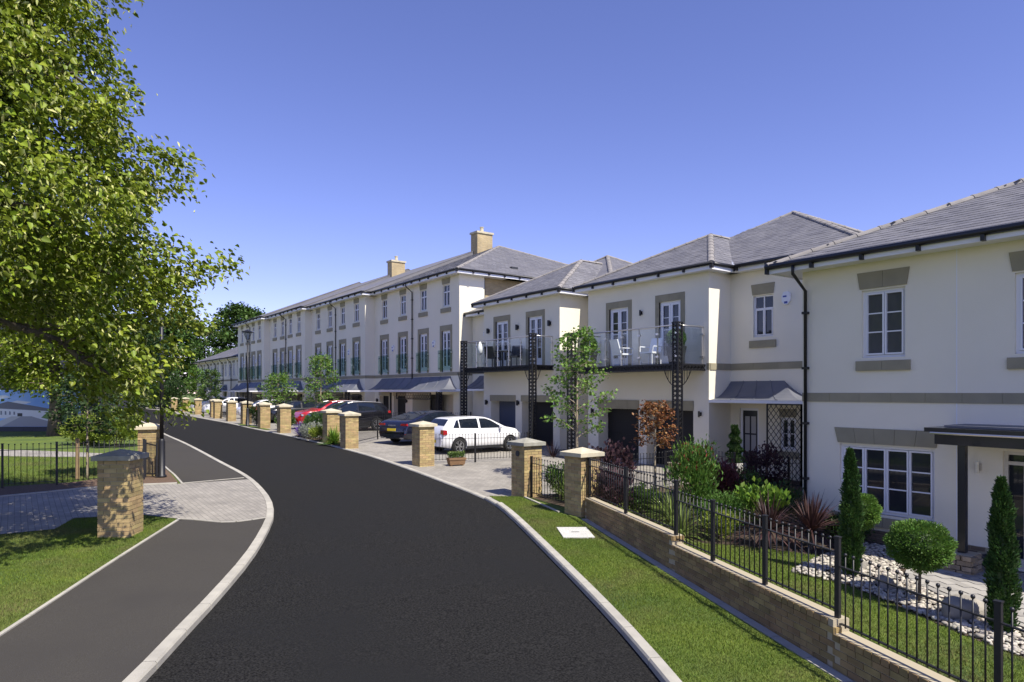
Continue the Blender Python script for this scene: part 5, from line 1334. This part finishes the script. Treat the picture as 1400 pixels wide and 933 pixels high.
# ---- big lime tree on the left
LT = tree('lime_tree', 'large flowering lime tree filling the left side, leaves hanging over the path', 'tree', (-1.9, 14.5, gz(14.5)), 15.5, 2.9, lambda f: float(np.interp(f, [0, .1, .2, .35, .6, .85, 1], [4.2, 4.6, 3.9, 2.9, 2.0, 1.2, .4])), 70, 14, 14, .098, 'lime', r0=.34, twl=1.0, droop=.42, rise=.38, six=True, spread=.12, seed=5, rjit=.35, lowdir=(-.85,1.0))
# leafy clumps spread through the crown's volume
g5 = np.random.default_rng(21); ncl = 6200
cz = g5.uniform(2.5, 15.3, ncl*2); keep = g5.uniform(0, 1, ncl*2) < np.interp(cz, [2.5, 4, 8, 15], [.8, 1, .75, .35]); cz = cz[keep][:ncl]; ncl = len(cz); caz = g5.uniform(-math.pi, math.pi, ncl)
env = np.interp(cz, [2.5,3.2,3.75,4.4,5.2,5.9,6.6,7.0,7.6,8.2,9.5,10.2,12,14,15.5], [3.7,4.0,4.1,4.5,4.65,4.3,3.95,4.1,3.8,3.4,3.2,3.0,2.2,1.2,.25])
env = env*(1 + .11*np.sin(caz*4+cz*2.9) + .08*np.sin(caz*7-cz*4.1+1) + .06*np.sin(cz*7.3+caz*3)) - .2
env = env*(1 + .42*np.exp(-((caz+1.5)/.4)**2)*np.clip((cz-3.8)/1.2, 0, 1))
fr_ = np.where(cz < 4.1, g5.uniform(.62, 1, ncl), 1 - .62*g5.uniform(0, 1, ncl)**1.6)
sect = np.abs((caz+.85+math.pi) % (2*math.pi) - math.pi) < 1.0
cx_, cy_ = env*fr_*np.cos(caz), env*fr_*np.sin(caz)
side = env*fr_*np.cos(caz-.13)
ok = (cz > 4.5) | (sect & (side > np.interp(cz, [2.5, 4.5], [3.3, 2.4])))
void = np.sin(2.6*cx_+1.3)*np.sin(2.4*cy_+.4) + np.sin(3.1*cz+1.1*cx_)*.9 + .7*np.sin(4.9*cx_-3.3*cy_+2*cz)
ok &= void > -.62
CC = np.stack([env*fr_*np.cos(caz), env*fr_*np.sin(caz), cz - gz(14.5)], 1)[ok]; cdir = unit(np.stack([np.cos(caz), np.sin(caz), np.full(ncl, -.55)], 1))[ok]
per = 44; PP = np.repeat(CC, per, 0) + g5.normal(0, 1, (len(CC)*per, 3))*np.array([.17, .17, .12]); DDv = np.repeat(cdir, per, 0)
leaf_cloud('crown', PP, DDv, .088, .8, LEAF['lime'], LT, six=True, up=1.0, jit=.45, svar=.4)
per = 11; PP = np.repeat(CC, per, 0) + g5.normal(0, 1, (len(CC)*per, 3))*np.array([.18, .18, .12]) + np.repeat(cdir, per, 0)*.1
leaf_cloud('blossom', PP, np.tile([0, 0, -1.0], (len(PP), 1)), .09, .34, LEAF['bract'], LT, jit=.6)
tree('lime_tree', 'second lime tree farther back on the left, trunk behind the yellow green shrubs', 'tree', (1.5, 38.0, gz(37)), 9.5, 2.0, lambda f: float(np.interp(f, [0,.15,.4,.7,1],[2.3,2.9,2.7,1.8,.5])), 48, 14, 44, .16, 'lime', r0=.28, twl=1.1, droop=.4, rise=.4, bract=4, spread=.25, seed=8, rjit=.25)
# ---- street trees
tp1 = lambda f: float(np.interp(f, [0, .15, .4, .7, 1], [.75, 1.0, .85, .55, .12]))
tree('street_tree', 'young upright maple beside the double garage of the nearer balcony house', 'tree', (13.3, 15.0, gz(15)), 4.6, 1.2, tp1, 22, 6, 14, .10, 'maple', 'palebark', r0=.045, twl=.4, droop=.25, rise=.75, spread=.07, seed=11, group='young street trees')
tp2 = lambda f: float(np.interp(f, [0, .2, .5, .8, 1], [.9, 1.15, .9, .5, .12]))
tree('street_tree', 'bushy young tree above the red SUV in front of the terrace', 'tree', (14.9, 40.0, gz(40)), 4.35, 1.1, tp2, 22, 6, 16, .12, 'maple', 'palebark', r0=.06, twl=.55, droop=.3, rise=.6, spread=.10, seed=12, group='young street trees')
tp3 = lambda f: float(np.interp(f, [0, .3, .7, 1], [.95, 1.15, .85, .25]))
tree('street_tree', 'rounded young tree above the black car', 'tree', (14.7, 47.6, gz(47)), 3.3, 1.0, tp3, 20, 6, 16, .13, 'maple', 'palebark', r0=.06, twl=.5, droop=.3, rise=.5, spread=.12, seed=13, group='young street trees')
tp4 = lambda f: float(np.interp(f, [0, .3, .7, 1], [.8, 1.0, .8, .2]))
tree('street_tree', 'slim young tree in front of the low far row, nearer one', 'tree', (15.6, 71.5, gz(71)), 4.2, 1.0, tp4, 18, 6, 18, .16, 'mid', 'palebark', r0=.06, twl=.5, droop=.2, rise=.8, spread=.12, seed=14, group='young street trees')
tree('street_tree', 'slim young tree in front of the low far row, left one', 'tree', (15.9, 79.5, gz(79)), 4.6, 1.0, tp4, 18, 6, 18, .16, 'maple', 'palebark', r0=.06, twl=.4, droop=.2, rise=.9, spread=.12, seed=15, group='young street trees')
tpc = lambda f: float(np.interp(f, [0, .25, .55, 1], [.36, .48, .42, .12]))
tree('ornamental_tree', 'small orange copper leaved tree on the garden lawn', 'tree', (13.2, 11.9, gz(12)+.06), 2.5, 1.25, tpc, 18, 5, 15, .075, 'copper', 'palebark', r0=.025, twl=.28, droop=.2, rise=.45, spread=.05, seed=16)
# staked sapling behind the left railing
tree('staked_sapling', 'slim sapling tied to a wooden stake behind the left railing', 'tree', (1.62, 22.0, gz(22)+.07), 2.9, 1.2, lambda f: float(np.interp(f, [0, .4, 1], [.7, .95, .3])), 16, 6, 26, .09, 'dark', 'palebark', r0=.028, twl=.4, droop=.35, rise=.35, spread=.08, seed=17)
stk = thing('tree_stake', 'pale round timber stake holding the sapling behind the left railing', 'stake', (1.38, 21.85, gz(22)+.06))
MB().tube([(0,0,-.1),(0,0,1.12)], [.05,.048], 10).build('post', MAT['stake'], stk, local=True); MB().tube([(0,0,.98),(.24,.15,1.0)], .02, 6).build('rubber_tie', MAT['trim'], stk, local=True)
# ---- background trees
def bgp(r): return lambda f: float(np.interp(f, [0, .15, .4, .7, .9, 1], [.75*r, r, r*.98, r*.75, r*.45, r*.15]))
bgs = [((19.5,112), 13.5, 6.2, 'mid', 'tall rounded green tree left of the far low row'), ((29,112), 15.5, 6.5, 'mid', 'tall tree showing behind the roof of the far low row'), ((12,104), 12, 5.2, 'dark', 'dark tree at the bend where the road ends'),
       ((5,112), 14, 6.0, 'dark', 'dark tree across the end of the road'), ((-3,106), 13, 6.0, 'dark', 'dark tree behind the far left lawn'), ((-10,96), 13, 6, 'dark', 'dark tree far behind the hoarding, right one'), ((-19,88), 13, 6, 'dark', 'dark tree far behind the hoarding, left one')]
for i, ((x, y), h_, r_, lf, lb) in enumerate(bgs):
    tree('park_tree', lb, 'tree', (x, y, gz(y)), h_, 1.8, bgp(r_), 34, 12, 34, .42, lf, r0=.32, twl=1.9, droop=.35, rise=.4, spread=.42, seed=30+i, group='background trees', aspect=.9)
for i, (x, y, r_, h_, lb) in enumerate([(14.8,92,2.2,3.2,'dark bushy shrub at the left end of the far row'),(11.2,97,2.4,3.4,'dark shrub at the end of the road'),(7.5,99,2.4,3.0,'dark shrub below the trees left of the road end')]):
    shrub('shrub', lb, 'shrub', (x, y, gz(y)), r_, h_/2, 2600, .3, 'dark', .7, 60, group='shrubs at the end of the road')
# ---- left hedge
shrub('shrub', 'yellow green shrub right behind the left gate pillar', 'shrub', (3.2, 30.4, gz(30)), .85, .62, 5200, .10, 'lemon', .6, 70, group='yellow green shrubs', spread=.12)
shrub('shrub', 'yellow green shrub at the left edge of the hedge by the lawn', 'shrub', (2.35, 31.6, gz(31)), .8, .55, 4200, .10, 'lemon', .6, 60, group='yellow green shrubs', spread=.12)
# ---- right front garden
shrub('smoke_bush', 'large dark purple smoke bush below the copper tree', 'shrub', (12.0, 12.45, gz(12)), .6, .70, 1500, .10, 'purple', .85, 30, group='dark purple bushes')
shrub('smoke_bush', 'dark purple bush pushing through the railing beside the pillar', 'shrub', (10.62, 10.75, gz(11)), .33, .56, 900, .095, 'purple', .85, 30, group='dark purple bushes')
shrub('photinia', 'tall green shrub with red tipped shoots behind the railing', 'shrub', (11.85, 9.6, gz(9.6)), .42, .86, 3000, .10, 'box', .32, 50, extra=('redtip', 130, 'red_shoots', 1.0), spread=.12)
shrub('barberry', 'dark red leaved shrub in front of the trellis', 'shrub', (12.95, 9.9, gz(10)), .6, .58, 3400, .075, 'maroon', .6, 55, group='dark red shrubs')
shrub('barberry', 'dark shrub in shade right at the foot of the trellis', 'shrub', (16.2, 10.7, gz(11)), .55, .6, 1700, .08, 'purple', .6, 45, group='dark red shrubs')
spiky('flax', 'pale striped grassy plant leaning on the railing', 'plant', (11.15, 9.55, gz(9.5)+.06), 230, 1.15, .019, 'stripe', .75, .4)
spiky('flax', 'second pale grassy clump lower behind the railing', 'plant', (10.35, 8.7, gz(8.7)+.06), 190, .95, .017, 'stripe', .8, .35)
shrub('nandina', 'mid green feathery shrub right of the grassy plant', 'shrub', (11.35, 8.55, gz(8.5)), .42, .36, 4000, .055, 'box', .35, 50)
shrub('fatsia', 'bright light green broad leaved plant just behind the dark spiky plants', 'plant', (11.95, 7.95, gz(8)), .42, .26, 420, .11, 'lime2', .7, 26, jit=.4, base=1.7)
spiky('cordyline', 'dark red spiky plant, left one of the two', 'plant', (11.2, 7.35, gz(7.4)+.06), 170, .78, .022, 'cordy', .3, -.1, 'dark red spiky plants', .32)
spiky('cordyline', 'dark red spiky plant beside the downpipe', 'plant', (11.75, 6.85, gz(7)+.06), 190, .82, .022, 'cordy', .3, -.1, 'dark red spiky plants', .34)
for i, (x_, y_, r_, h_, lf, lb) in enumerate([(12.9,8.1,.45,.4,'dark','low dark green shrub at the corner of the near house'),(12.3,8.6,.4,.3,'box','low fresh green mound left of the spiky plants'),(10.9,8.2,.3,.22,'lemon','low yellow green mound behind the railing below the feathery shrub'),(12.7,6.75,.4,.22,'dark','low dark mound under the sill of the big ground floor window'),(13.6,9.6,.5,.45,'mid','green shrub between the dark red shrub and the bright broad leaved plant'),(11.1,10.35,.3,.3,'mid','small green shrub left of the red tipped shrub')]):
    shrub('shrub', lb, 'shrub', (x_, y_, gz(y_)+.05), r_, h_, 2200, .06, lf, .5, 36, group='low garden shrubs')
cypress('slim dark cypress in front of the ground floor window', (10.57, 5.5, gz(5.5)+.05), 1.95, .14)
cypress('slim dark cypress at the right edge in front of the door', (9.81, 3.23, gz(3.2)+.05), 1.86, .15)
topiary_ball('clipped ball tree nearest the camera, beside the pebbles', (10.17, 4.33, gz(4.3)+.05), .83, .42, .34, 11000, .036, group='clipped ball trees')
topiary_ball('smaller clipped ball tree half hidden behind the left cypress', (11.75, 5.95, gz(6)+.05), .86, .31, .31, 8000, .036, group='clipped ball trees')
# pillar bed and forecourt planting
spiky('bamboo_grass', 'green grassy plant behind the short railing between pillars', 'plant', (10.95, 12.55, gz(12.5)+.05), 170, 1.0, .014, 'stripe', .5, .5)
shrub('shrub', 'green leafy shrub behind the short railing between two pillars', 'shrub', (11.1, 13.15, gz(13)+.03), .35, .42, 1800, .07, 'mid', .5, 25)
spiky('ornamental_grass', 'rust coloured grass behind the shaded pillar', 'plant', (12.35, 14.6, gz(14.6)), 150, .8, .007, 'rust', .6, .5, 'rust coloured grasses')
spiky('ornamental_grass', 'rust coloured grass at the foot of the young maple', 'plant', (13.25, 14.9, gz(15)), 150, .8, .007, 'rust', .6, .5, 'rust coloured grasses')
spiky('ornamental_grass', 'dark spiky tuft at the garage corner of the nearer balcony house', 'plant', (16.6, 20.1, gz(20)), 60, .75, .018, 'cordy', .4, .3)
sheet('flower_bed', [(10.80,27.0),(11.5,26.9),(11.6,32.6),(10.92,32.9)], MAT['mulch'], .06)
spiky('lavender', 'purple lavender at the left end of the roadside flower bed', 'plant', (11.0, 32.0, gz(32)+.05), 300, .8, .02, 'lavender', .3, .5)
shrub('silver_plant', 'silver grey plant beside the lavender in the roadside bed', 'plant', (10.98, 30.6, gz(30.6)+.05), .55, .28, 2200, .085, 'silver', .3, 40)
shrub('golden_plant', 'pale yellow green plant in the middle of the roadside bed', 'plant', (10.95, 29.4, gz(29.4)+.05), .45, .25, 1400, .10, 'lemon', .5, 30)
spiky('daylily', 'bright green arching plant at the right end of the roadside bed', 'plant', (10.98, 27.9, gz(27.9)+.05), 240, .9, .03, 'lime2', .8, .3)
shrub('shrub', 'round green shrub behind the lavender', 'shrub', (11.35, 31.2, gz(31)+.03), .45, .5, 2000, .08, 'mid', .6, 30)
shrub('shrub', 'small dark shrub by the pillar behind the lamp post', 'shrub', (12.0, 42.6, gz(42)), .6, .55, 1500, .11, 'dark', .6, 30, extra=('redtip', 120, 'red_shoots', 1.0))
shrub('shrub', 'small green shrub between two pillars left of the red car', 'shrub', (11.9, 37.3, gz(37)), .5, .5, 1400, .11, 'mid', .6, 30)
sheet('verge_strip', [(10.98,37.6),(11.25,37.6),(11.75,44.9),(11.5,45.5),(11.2,43.5)], MAT['grass'], .055)
# creeper on a far pillar, climber by the left gate
# ------------------------------------------------------------------ pebbles, boulders, paving by the near house
pb = [(10.0,6.2),(10.9,6.35),(12.9,6.6),(13.2,5.4),(11.6,5.25),(10.95,4.75),(10.55,4.1),(10.15,3.2),(9.6,2.2),(8.95,2.2),(9.35,3.45),(9.85,4.55),(10.1,5.3)]
sheet('pebble_bed_base', pb, MAT['soil'], .07)
x = rng.uniform(8.9, 13.3, 8500); y = rng.uniform(2.1, 6.7, 8500); k = inpoly_np(x, y, pb); x, y = x[k], y[k]
def blob(n=1, seed=0, nu=8, nv=5):
    m = MB().ball((0,0,0), 1, nu, nv); return np.array(m.v), m.f
bv, bf = blob(nu=7, nv=4); V = []; F = []
for i in range(len(x)):
    s = rng.uniform(.016, .046)*np.array([rng.uniform(.8,1.35), rng.uniform(.7,1.1), rng.uniform(.45,.75)]); a = rng.uniform(0, 6.28); ca, sa = math.cos(a), math.sin(a)
    q = bv*s; q = np.stack([q[:,0]*ca-q[:,1]*sa+x[i], q[:,0]*sa+q[:,1]*ca+y[i], q[:,2]+gz(y[i])+.085+rng.uniform(0,.03)], 1)
    o_ = len(V)*len(bv); V.append(q); F += [tuple(j+o_ for j in f) for f in bf]
m = bpy.data.meshes.new('pebbles'); m.from_pydata(np.concatenate(V).tolist(), [], F); m.polygons.foreach_set('use_smooth', [True]*len(m.polygons)); m.update(); m.materials.append(MAT['pebble'])
po_ = bpy.data.objects.new('pebbles', m); COL.objects.link(po_); po_['kind'] = 'stuff'; po_['label'] = 'white and cream pebbles around the clipped trees'; po_['category'] = 'pebbles'
def boulder(label, loc, s, seed):
    g = np.random.default_rng(seed); mb = MB().ball((0,0,0), 1, 18, 12); v = np.array(mb.v)
    n = np.zeros(len(v))
    for k in range(7):
        d = unit(g.normal(0,1,3)); n += g.uniform(.03,.11)*np.sin(v@d*g.uniform(2,6)+g.uniform(0,6))
    v = v*(1+n)[:,None]; v = np.sign(v)*np.abs(v)**.85*np.array(s); mb.v = [tuple(p) for p in v]
    T = thing('boulder', label, 'boulder', loc, g.uniform(0,3), 'garden boulders'); mb.build('stone', MAT['boulder'], T, smooth=True, local=True); return T
boulder('largest grey boulder among the pebbles beside the paving', (10.02, 3.75, gz(3.8)+.16), (.34,.19,.17), 3)
boulder('small tan boulder left of the nearest clipped ball tree', (10.5, 4.95, gz(5)+.13), (.2,.13,.11), 4)
boulder('pale boulder at the top of the pebbles behind the left cypress', (11.2, 5.75, gz(5.7)+.13), (.22,.15,.12), 9)
pv = [(13.3,5.2),(11.7,5.12),(11.1,4.7),(10.7,4.05),(10.3,3.1),(9.75,2.2),(9.3,1.2),(13.3,1.2)]
sheet('patio', pv, M('joint_sand', (.13,.12,.10), .95), .072)
pm = MB().box(-.22, .22, -.07, .07, -.02, .012).mesh('paver'); pm.materials.append(MAT['slab']); pat = thing('patio_paving', None, None, (11.5, 3, gz(3))); structure(pat)
og = origin(pat); ca = math.radians(58); dx, dy = Vector((math.cos(ca), math.sin(ca), 0)), Vector((-math.sin(ca), math.cos(ca), 0)); cnt = 0
for i in range(-20, 21):
    for j in range(-40, 41):
        p = Vector((11.6, 3.2, 0)) + dx*(i*.452+(j % 3)*.15) + dy*(j*.152)
        if all(inpoly((p.x+sx, p.y+sy), pv) for sx, sy in ((.1,.05),(-.1,-.05),(.05,-.1),(-.05,.1))) and cnt < 300:
            inst('paver', pm, pat, Vector((p.x, p.y, gz(p.y)+.078+random.uniform(0,.003)))-og, (R(.0), 0, ca)); cnt += 1
ec = cr([(13.3,5.22),(11.7,5.14),(11.1,4.74),(10.68,4.08),(10.27,3.12),(9.72,2.2)], .3)
em3 = MB().box(-.15,.15,-.05,.05,-.03,.03).mesh('edging_brick'); em3.materials.append(MAT['slab'])
for a, b in zip(ec[:-1], ec[1:]):
    inst('edging_brick', em3, pat, Vector(((a[0]+b[0])/2, (a[1]+b[1])/2, gz(a[1])+.075))-og, (0, 0, math.atan2(b[1]-a[1], b[0]-a[0])), (math.dist(a, b)/.31, 1, 1))
# black bowl by the door
pt = thing('plant_pot', 'black bowl shaped pot by the near front door', 'pot', (12.95, 4.35, gz(4.3)+.08)); MB().lathe([(.12,0),(.2,.1),(.22,.24),(.19,.24),(.17,.12)], 14).build('bowl', MAT['darkgrey'], pt, smooth=True, local=True)

# ------------------------------------------------------------------ lamp posts
def lamp_post(label, x, y, h, z0=.05):
    T = thing('lamp_post', label, 'lamp post', (x, y, gz(y)+z0), 0, 'black lamp posts')
    MB().lathe([(.13,0),(.13,.05),(.095,.08),(.09,1.0),(.075,1.05),(.062,1.08)], 14).build('base_shaft', MAT['black'], T, smooth=True, local=True)
    MB().tube([(0,0,1.08),(0,0,h-.72)], [.055,.042], 12).build('pole', MAT['black'], T, smooth=True, local=True)
    lan = MB(); lan.lathe([(.05,h-.74),(.07,h-.66),(.045,h-.62)], 12); 
    for k in range(4):
        a = k*math.pi/2+.785; lan.bar((.06*math.cos(a), .06*math.sin(a), h-.62), (.26*math.cos(a), .26*math.sin(a), h-.16), .02)
    lan.lathe([(.27,h-.17),(.33,h-.15),(.33,h-.12),(.12,h-.03),(.03,h)], 4); lan.build('lantern', MAT['black'], T, local=True)
    MB().lathe([(.055,h-.6),(.23,h-.18)], 4).build('lantern_glass', clear_glass('lantern_glass', (.75,.78,.8)), T, local=True)
    return T
lamp_post('black lamp post standing in front of the terrace on the right of the road', 11.25, 42.2, 5.75)
lamp_post('black lamp post beside the left gate pillar, top lost in the lime leaves', 3.33, 21.2, 5.6, .08)

# ------------------------------------------------------------------ planter, pots, balcony things
pl_ = thing('wooden_planter', 'wooden box planter with flowers at the foot of the railing', 'planter', (12.05, 19.72, gz(19.7)+.03), R(-8)); pl_.scale = (.82, .82, .82)
bx = MB(); bx.add([(-.32,-.14,.05),(.32,-.14,.05),(.32,.14,.05),(-.32,.14,.05),(-.37,-.18,.33),(.37,-.18,.33),(.37,.18,.33),(-.37,.18,.33)], [(0,3,2,1),(0,1,5,4),(1,2,6,5),(2,3,7,6),(3,0,4,7),(4,5,6,7)]); bx.build('box', MAT['timber'], pl_, local=True)
MB().box(-.38,.38,-.19,-.17,.25,.32).build('box_board', MAT['timber'], pl_, local=True)
for sx in (-.25,.25): MB().box(sx-.03,sx+.03,-.12,.12,0,.05).build('foot', MAT['timber'], pl_, local=True)
n = 700; P = np.stack([rng.uniform(-.34,.34,n), rng.uniform(-.15,.15,n), rng.uniform(.33,.52,n)],1); leaf_cloud('foliage', P, np.tile([0,0,1.0],(n,1)), .07, .5, LEAF['mid'], pl_, jit=.6)
P = np.stack([rng.uniform(-.34,.34,160), rng.uniform(-.15,.15,160), rng.uniform(.46,.58,160)],1); leaf_cloud('flowers', P, np.tile([0,0,1.0],(160,1)), .05, .8, LEAF['stripe'], pl_, jit=.8)
def potted(label, loc, r, ph):
    T = thing('potted_topiary', label, 'topiary', loc, 0, 'clipped balls in tapered pots')
    MB().add([(-.16,-.16,0),(.16,-.16,0),(.16,.16,0),(-.16,.16,0),(-.24,-.24,ph),(.24,-.24,ph),(.24,.24,ph),(-.24,.24,ph)], [(0,3,2,1),(0,1,5,4),(1,2,6,5),(2,3,7,6),(3,0,4,7),(4,5,6,7)]).build('pot', MAT['darkgrey'], T, local=True)
    n = 3500; u = unit(rng.normal(0,1,(n,3))); P = u*rng.uniform(.8,1,(n,1))*r + np.array([0,0,ph+r*.85]); leaf_cloud('foliage', P, u, .05, .5, LEAF['box'], T, jit=.3)
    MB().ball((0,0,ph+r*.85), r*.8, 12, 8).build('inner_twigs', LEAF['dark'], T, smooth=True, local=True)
potted('clipped ball in a dark pot at the near corner of the nearer balcony', (17.35, 14.75, 4.05), .30, .58)
potted('clipped ball in a dark pot at the far end of the nearer balcony', (17.2, 18.75, 4.05), .30, .58)
def chair(label, loc, rz, mat, cat='chair', back=.95):
    T = thing('garden_chair', label, cat, loc, rz, 'balcony chairs')
    MB().box(-.26,.26,-.26,.26,.40,.46).build('seat', mat, T, local=True)
    b = MB(); b.add([(-.26,.24,.46),(.26,.24,.46),(.26,.28,.46),(-.26,.28,.46),(-.24,.38,back),(.24,.38,back),(.24,.42,back),(-.24,.42,back)], [(0,3,2,1),(4,5,6,7),(0,1,5,4),(1,2,6,5),(2,3,7,6),(3,0,4,7)]); b.build('backrest', mat, T, local=True)
    for sx in (-1,1):
        for sy in (-1,1): MB().bar((sx*.24,sy*.24,0),(sx*.24,sy*.24,.40),.035).build('leg', mat, T, local=True)
        a = MB(); a.bar((sx*.28,-.22,.64),(sx*.28,.3,.64),.045,.03); a.bar((sx*.28,-.22,.64),(sx*.26,-.24,.40),.03); a.build('armrest', mat, T, local=True)
dk = MAT['darkgrey']; wh = MAT['white']
chair('dark armchair on the farther balcony, right of the table', (17.9, 24.4, 4.28), R(-60), dk)
chair('dark armchair on the farther balcony, left of the table', (17.9, 26.0, 4.28), R(110), dk)
tb = thing('garden_table', 'small dark round table on the farther balcony', 'table', (17.85, 25.2, 4.28)); MB().lathe([(.38,.68),(.38,.72)], 20).build('table_top', dk, tb, local=True); MB().lathe([(.2,0),(.04,.04),(.035,.68)], 12).build('pedestal', dk, tb, local=True)
ps = thing('parasol', 'folded white parasol at the left end of the farther balcony', 'parasol', (17.75, 26.9, 4.28)); MB().tube([(0,0,0),(0,0,1.25)],.02,8).build('pole', MAT['steel'], ps, local=True); MB().lathe([(.03,.62),(.11,.72),(.13,.9),(.09,1.1),(.02,1.24)], 10).build('canopy', wh, ps, smooth=True, local=True); MB().lathe([(.2,0),(.2,.05)],14).build('base', dk, ps, local=True)
chair('white armchair on the nearer balcony, left of the middle', (17.5, 17.3, 4.05), R(80), wh)
chair('white armchair on the nearer balcony, near the right hand doors', (17.5, 16.0, 4.05), R(-85), wh)
# door pot with spiral topiary
sp_ = thing('potted_topiary', 'tall dark spiral topiary in a white box by the shaded front door', 'topiary', (17.95, 12.95, gz(13)+.05))
MB().box(-.24,.24,-.24,.24,0,.5).build('pot', MAT['curtain'], sp_, local=True)
n = 3800; t = rng.uniform(0,1,n); a = rng.uniform(0,6.28,n); rr = .24*(1-t*.75)*(1+.3*np.sin(t*26+a)); P = np.stack([rr*np.cos(a), rr*np.sin(a), .5+t*1.15],1); leaf_cloud('foliage', P, np.stack([np.cos(a),np.sin(a),np.full(n,.5)],1), .05, .5, LEAF['cypress'], sp_, jit=.3)
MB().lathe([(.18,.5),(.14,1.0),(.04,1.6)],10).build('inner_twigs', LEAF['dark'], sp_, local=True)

# ------------------------------------------------------------------ left background: hoarding with street picture, dark building
hd = Vector((2.9, -2.05, 0)).normalized(); hp = Vector((-.6, 43.6, 0)); hn = Vector((-hd.y, hd.x, 0))
if hn.dot(Vector((0,0,0))-hp) < 0: hn = -hn
def HP(s, z, o=0): p = hp + hd*s + hn*o; return (p.x, p.y, z)
ho = thing('site_hoarding', 'dark hoarding fence along the far side of the left lawn', 'hoarding', (hp.x, hp.y, gz(44)))
for i in range(-10, 4):
    a, b = i*1.22+.006, (i+1)*1.22-.006; z0, z1 = gz(44)-.1, 3.62
    m_ = MB(); m_.add([HP(a,z0),HP(b,z0),HP(b,z1),HP(a,z1),HP(a,z0,-.06),HP(b,z0,-.06),HP(b,z1,-.06),HP(a,z1,-.06)], [(0,1,2,3),(7,6,5,4),(0,4,5,1),(1,5,6,2),(2,6,7,3),(3,7,4,0)]); m_.build('board', MAT['hoard'], ho)
m_ = MB(); m_.bar(HP(-12.2,3.64,.03), HP(4.88,3.64,.03), .08, .05); m_.build('top_rail', MAT['hoard'], ho)
bb = thing('billboard', 'printed billboard showing a street with white houses and blue sky', 'billboard', HP(0, 1.37))
def printm(name, c, c2=None, ns=1): return M(name, c, .5, col2=c2, nscale=ns)
def pr(pts, mat, o, name='print'):
    m_ = MB(); m_.poly([HP(s, 1.38+z, .012+o) for s, z in pts]); return m_.build(name, mat, bb)
m_ = MB(); m_.add([HP(-5,1.37,.001),HP(4.1,1.37,.001),HP(4.1,3.25,.001),HP(-5,3.25,.001),HP(-5,1.37,.01),HP(4.1,1.37,.01),HP(4.1,3.25,.01),HP(-5,3.25,.01)], [(3,2,1,0),(4,5,6,7),(0,1,5,4),(1,2,6,5),(2,3,7,6),(3,0,4,7)]); m_.build('panel', printm('print_sky', (.16,.36,.80), (.50,.66,.88), .35), bb)
gr_, wt_, rd_, rf_, lv_ = printm('print_road', (.36,.36,.37)), printm('print_white', (.78,.78,.78)), printm('print_verge', (.58,.57,.53)), printm('print_roof', (.17,.17,.20)), printm('print_tree', (.12,.22,.06), (.20,.32,.09), 3)
for cx in (-3.2, 1.0):
    pr([(cx-1.6,.42),(cx+2.2,.45),(cx+2.2,.75),(cx-1.6,.95)], wt_, .001); pr([(cx-1.7,.95),(cx+2.2,.75),(cx+1.6,.9),(cx-.6,1.28)], rf_, .002)
    pr([(cx-.9,0),(cx+2.4,0),(cx+.6,.52),(cx+.1,.52)], gr_, .003); pr([(cx-1.7,0),(cx-.9,0),(cx+.1,.52),(cx-.4,.52)], rd_, .003); pr([(cx+2.4,0),(cx+2.9,0),(cx+.9,.52),(cx+.6,.52)], wt_, .003)
    pr([(cx+1.1,.45),(cx+2.9,.05),(cx+3.0,.9),(cx+2.3,1.1),(cx+1.5,.8)], lv_, .004); pr([(cx-1.75,.05),(cx-1.1,.4),(cx-1.2,.8),(cx-1.8,.9)], lv_, .004)
    pr([(cx-.1,.52),(cx+.15,.52),(cx+.15,.68),(cx-.1,.68)], printm('print_dark', (.05,.05,.05)), .005)
    for k in range(6): pr([(cx-1.4+k*.22,.6),(cx-1.32+k*.22,.6),(cx-1.32+k*.22,.82-k*.015),(cx-1.4+k*.22,.84-k*.015)], printm('print_window', (.2,.22,.26)), .005)
pr([(-.2,1.45),(.2,1.42),(.55,1.5),(.3,1.6),(-.05,1.58)], printm('print_cloud', (.75,.76,.78)), .001); pr([(.4,1.2),(1.3,1.15),(1.6,1.25),(.9,1.33)], printm('print_cloud', (.75,.76,.78)), .001)
db = thing('clad_building', 'dark clad building rising behind the hoarding on the left', 'building', HP(0, gz(44), -4))
def BX(s0, s1, o0, o1, z0, z1, name, mat):
    m_ = MB(); m_.add([HP(s0,z0,o0),HP(s1,z0,o0),HP(s1,z0,o1),HP(s0,z0,o1),HP(s0,z1,o0),HP(s1,z1,o0),HP(s1,z1,o1),HP(s0,z1,o1)], [(0,3,2,1),(4,5,6,7),(0,1,5,4),(1,2,6,5),(2,3,7,6),(3,0,4,7)]); return m_.build(name, mat, db)
BX(-16, 1.6, -9, -3, gz(44), 6.6, 'wall', MAT['clad']); BX(-16.3, 1.9, -9.3, -2.7, 6.6, 6.9, 'roof', MAT['darkgrey'])
for i in range(18): BX(-15.9+i*.98, -15.82+i*.98, -3, -2.93, gz(44)+.1, 6.55, 'cladding_rib', MAT['darkgrey'])
BX(-16, 1.6, -2.999, -2.9, 3.75, 3.95, 'ledge', MAT['steel'])
